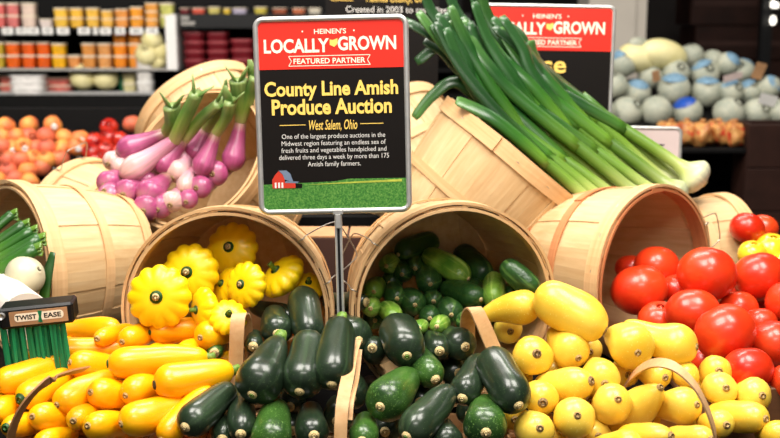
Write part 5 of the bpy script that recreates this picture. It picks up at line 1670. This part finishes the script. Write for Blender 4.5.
for j, (x, y, r) in enumerate(((152, 40, 11), (160, 51, 11), (147, 54, 12), (158, 61, 9))):
    p = at(x, y, Yt - 0.08 + 0.03 * (j % 2)); fruit('melon', p, r * mpp(p), M['melon_yellow'], ('highest', 'rightmost upper', 'leftmost lower', 'rightmost lower')[j] + ' cream melon heaped beside the white divider', 'melon', 'cream melons by the divider', dim=0, seed=500 + j)
# lowest deck: trays, two melons, white carton
stack(-6, 36, 75, 2, (236, 128, 112), 'pink watermelon tray at the left of the lowest deck', zs3, cat='tray', name='fruit_tray', group='fruit trays on the lowest deck', Y=Yt + 0.06)
stack(6, 43, 75, 3, (250, 246, 242), 'white wrapped tray in front of the pink ones', zs3, cat='tray', name='fruit_tray', group='fruit trays on the lowest deck', Y=Yt - 0.08, lid=M['white'])
stack(38, 71, 77, 2, (226, 120, 108), 'pink watermelon tray left of the round melons', zs3, cat='tray', name='fruit_tray', group='fruit trays on the lowest deck', Y=Yt + 0.06)
for j, (x, y, r) in enumerate(((83, 77, 13.5), (106, 78, 13))):
    p = at(x, y, Yt); fruit('melon', p, r * mpp(p), M['melon_yellow'], ('left', 'right')[j] + ' one of two pale green melons on the lowest deck', 'melon', 'melons on the lowest deck', dim=0, seed=520 + j)
stack(120, 134, 72, 2, (228, 216, 160), 'cream tub right of the round melons', zs3)
stack(134, 152, 54, 3, (226, 222, 216), 'whitish tub in front of the melon heap', zs3, lid=M['white'], Y=Yt - 0.06)
stack(117, 124, 58, 1, (10, 84, 50), 'dark green bottle shaped pack right of the melons', zs3, cat='pack', name='green_pack', lid=M['black_plastic'])
# red packs right of the divider
zsr = zat(69) + 0.001
for k, (xa, xb, yt, n, lab) in enumerate(((182, 205, 32, 4, 'leftmost stack'), (206, 229, 32, 4, 'middle stack'), (230, 254, 39, 3, 'right stack'), (256, 278, 36, 4, 'stack at the sign edge'))):
    stack(xa, xb, yt, n, (112, 16, 28), 'dark red berry pack of the %s in the cabinet' % lab, zsr, cat='pack', name='berry_pack', group='red berry packs in the cabinet', lidf=0.26, lid=plain('pink_lid', rgb(150, 56, 62), 0.4, 0.2, 40))
zst = zat(14) + 0.001
for k, (xa, xb, yt, col, lab) in enumerate(((180, 190, 8, (110, 20, 30), 'dark red'), (192, 206, 8, (226, 92, 70), 'coral'), (208, 221, 7, (214, 200, 110), 'pale yellow'), (223, 231, 8, (236, 200, 60), 'yellow'), (232, 248, 8, (196, 186, 210), 'lavender'), (254, 268, 7, (214, 196, 80), 'mustard'), (272, 288, 8, (170, 90, 60), 'brown'), (292, 306, 8, (216, 120, 80), 'orange'), (308, 322, 8, (230, 220, 200), 'cream'))):
    stack(xa, xb, yt, 1, col, '%s tub on the shelf above the berry packs' % lab, zst)

# ------------------------------------------------------------------ background right: melon stand, crates
ms = empty('melon_stand', (1.7, 5.2, 0))
tag(ms, 'black stand carrying the netted melons', 'stand')
xa, xb = at(600, 120, 5.0).x, at(795, 120, 5.0).x
za, zc = at(0, 127, 4.85).z, at(0, 60, 5.7).z - 0.1
V = [(xa, 4.85, za - 0.005), (xb, 4.85, za - 0.005), (xb, 5.8, zc), (xa, 5.8, zc)]
mb = MB(); mb.add(V + [(x, y, z - 0.04) for x, y, z in V], [(0, 1, 2, 3), (7, 6, 5, 4), (0, 4, 5, 1), (1, 5, 6, 2), (2, 6, 7, 3), (3, 7, 4, 0)]); loc_build(mb, 'tray', M['black'], ms)
mb = MB(); mb.box(xa, xb, 4.9, 5.8, 0, at(0, 200, 4.9).z); mb.box(xa, xb, 5.5, 5.8, at(0, 200, 4.9).z, za - 0.06); loc_build(mb, 'base', M['black'], ms)
zsh = at(0, 146, 4.72).z
mb = MB(); mb.box(at(640, 140, 4.7).x, at(746, 140, 4.7).x, 4.62, 4.95, zsh - 0.02, zsh, bev=0.003); loc_build(mb, 'lower_shelf', M['black'], ms)
mel = [[(600, 112, 15.5), (627, 112, 16), (657, 111, 16), (687, 112, 15.5), (729, 113, 16.5), (757, 113, 15), (783, 113, 15)],
       [(614, 86, 14), (637, 93, 14), (674, 89, 16.5), (707, 92, 16), (731, 92, 13.5), (750, 92, 13), (769, 88, 13)],
       [(622, 64, 15), (650, 77, 13), (676, 73, 14), (705, 74, 15), (728, 64, 12), (742, 71, 13)],
       [(691, 56, 13), (713, 61, 12)]]
mn = ['bottom', 'second', 'third', 'top']
for i, row in enumerate(mel):
    for j, (x, y, r) in enumerate(row):
        p = at(x, y, 4.98 + i * 0.16 + 0.02 * (j % 2)); r_ = r * mpp(p)
        o = fruit('netted_melon', p, r_, M['melon'], '%s grey green melon from the left in the %s row' % (ORD[j], mn[i]), 'melon', 'netted melons on the stand', dim=0.03, seed=700 + i * 10 + j)
        if (i, j) in ((2, 0), (1, 1), (1, 2), (2, 3), (1, 4), (1, 5), (2, 4), (2, 5), (1, 3), (0, 3), (1, 6)):
            rr_ = random.Random(i * 9 + j)
            V, F = lathe([(math.cos(a) * 1.015 * r_, math.sin(a) * 0.97 * r_) for a in [0.75 + (PI / 2 - 0.77) * q / 6 for q in range(7)]], 18)
            S3 = frame_for((rr_.uniform(-.6, .6), rr_.uniform(-.7, 0.2), 0.8))
            mk('blue_net', [S3 @ v for v in V], F, M['blue_tape' if (i, j) == (0, 3) else 'blue_net'], o)
for j, (a, c_, r) in enumerate((((628, 56), (650, 60), 15), ((652, 51), (676, 58), 15), ((634, 44), (644, 46), 8))):
    p0, p1 = at(a[0], a[1], 5.3), at(c_[0], c_[1], 5.36)
    m = mpp(p0); mid = (p0 + p1) / 2; d = (p1 - p0).normalized(); half = (p1 - p0).length / 2 + r * m * 0.75
    pts, rad = [], []
    for i in range(18):
        uu = -math.cos(PI * i / 17) * 0.999
        pts.append(d * uu * half); rad.append(r * m * math.sqrt(1 - abs(uu) ** 2.3))
    V, F, U, A = sweep(pts, rad, 18)
    o = mk('long_melon', V, F, M['melon_yellow'] if j < 2 else M['melon'], uv=U, along=A, loc=mid)
    tag(o, ('left long pale yellow melon on top of the heap', 'right long pale yellow melon on top of the heap', 'greyish melon end peeking over the long yellow melons')[j], 'melon')
for j, (x, y, w_, h, lab, mt) in enumerate(((759, 71, 11, 17, 'upright brown card stuck among the melons', 'card_flap'), (733, 77, 20, 7, 'pale card lying on the melons', 'pink_card'), (768, 100, 18, 11, 'white label tilted on the lower melons at the right', 'white'), (656, 76, 8, 12, 'small brown card left on the melon heap', 'card_flap'))):
    p = at(x, y, 4.86 + (113 - y) * 0.006); m = mpp(p)
    mb = MB(); plate(mb, rrect(-w_ / 2 * m, w_ / 2 * m, -h / 2 * m, h / 2 * m, 0.004), -0.001, 0.001)
    o = mb.build('card', M[mt], loc=None); o.location = p; o.rotation_euler = (0.3, 0.25 * (-1) ** j, 0.1)
    tag(o, lab, 'card')
# bags of onions on the lower shelf
M['mesh_bag'] = skin('orange_net_bag', rgb(160, 80, 30), rgb(226, 172, 100), 0.5, 0.1, 34, speck=(rgb(196, 44, 30), 30, 0.58))
for j, x in enumerate((668, 684, 700, 716, 732)):
    p = at(x, 134, 4.72 + 0.03 * (j % 2)); m = mpp(p)
    V, F = lathe([(0, -1)] + [(math.cos(a), math.sin(a)) for a in [(-PI / 2 + PI * i / 16) for i in range(1, 16)]] + [(0, 1)], 28)
    W_ = [Vector((math.copysign(abs(v.x) ** 0.7, v.x) * 9.5 * m, math.copysign(abs(v.y) ** 0.8, v.y) * 0.08, math.copysign(abs(v.z) ** 0.55, v.z) * 11.5 * m)) for v in V]
    W_ = [v * (1 + 0.3 * noise.noise(v * 38 + Vector((j * 3, 0, 0)))) for v in W_]
    p.z = zsh + 12.2 * m
    o = mk('produce_bag', W_, F, M['mesh_bag'], loc=p)
    tag(o, '%s orange net bag from the left below the melons' % ORD[j], 'bag', 'orange bags below the melons')
    V, F = lathe([(0.012, -0.01), (0.006, 0.004), (0.016, 0.014), (0.01, 0.016), (0, 0.014)], 10)
    mk('tied_neck', [v + Vector((0.01, 0, 11.2 * m)) for v in V], F, M['mesh_bag'], o)
# brown bin at the right and stacked crates behind
rb = empty('brown_bin', (at(775, 180, 4.4).x, 4.5, 0))
tag(rb, 'dark reddish brown wooden bin at the right below the melons', 'bin')
xx0, xx1 = at(748, 150, 4.6).x, at(840, 150, 4.6).x
z1 = at(760, 124, 4.6).z
mb = MB()
for k in range(6):
    mb.box(xx0, xx1, 4.6, 4.62, z1 * k / 6 + 0.002, z1 * (k + 1) / 6 - 0.002, bev=0.003)
loc_build(mb, 'front_boards', M['dark_brown'], rb)
mb = MB(); mb.box(xx0, xx0 + 0.02, 4.621, 4.8, 0, z1, bev=0.003); loc_build(mb, 'side_board', M['dark_brown'], rb)
mb = MB(); mb.box(xx0 + 0.02, xx1, 4.78, 4.8, 0, z1, bev=0.003); loc_build(mb, 'back_board', M['dark_brown'], rb)
for j, (x0_, x1_, yt, yb_, Y, lab) in enumerate(((690, 762, -20, 25, 7.6, 'upper dark brown carton at the back right'), (694, 790, 26, 60, 7.55, 'middle dark brown carton at the back right'), (690, 800, 61, 135, 7.5, 'lowest large dark brown carton at the back right'))):
    p = at(x0_, yb_, Y); q = at(x1_, yt, Y)
    r_ = empty('carton', ((p.x + q.x) / 2, Y + 0.2, p.z)); tag(r_, lab, 'carton')
    mb = MB(); mb.box(p.x, q.x, Y, Y + 0.4, p.z, q.z, bev=0.006); loc_build(mb, 'box', M['dark_brown'], r_)
    mb = MB(); mb.box(p.x + 0.02, q.x - 0.02, Y - 0.006, Y - 0.001, p.z + (q.z - p.z) * 0.42, p.z + (q.z - p.z) * 0.56); loc_build(mb, 'band', M['brown_card'], r_)
p = at(690, 135, 7.5)
mb = MB(); mb.box(p.x - 0.05, at(840, 100, 7.5).x, 7.45, 8.0, 0, p.z - 0.002); o = mb.build('pallet_base', M['black'], loc=(p.x + 0.5, 7.7, 0))
tag(o, 'black base under the brown cartons at the back right', 'base')
mb = MB(); mb.box(at(760, 50, 6.9).x, at(771, 50, 6.9).x, 6.9, 6.96, 0, 3.6); struct('trim_2', mb, M['black_plastic'])
M['glow'] = NT('lamp_glow').set((1, 1, 1, 1), 0.5, emit=(1, 0.93, 0.8, 1), es=2.2)
for j, (x, y, r, lab) in enumerate(((773, 4, 2.6, 'uppermost small glowing lamp at the far back right'), (777, 5, 2.0, 'small glowing lamp at the right edge of the far back'), (773, 20, 3.2, 'lower glowing lamp below the topmost one at the far back'))):
    p = at(x, y, 6.85); m = mpp(p)
    V, F = lathe([(0, -1.6 * r * m), (0.7 * r * m, -1.3 * r * m), (r * m, 0), (0.6 * r * m, 1.2 * r * m), (0, 1.4 * r * m)], 14)
    o = mk('spot_lamp', V, F, M['glow'], loc=p); tag(o, lab, 'lamp')
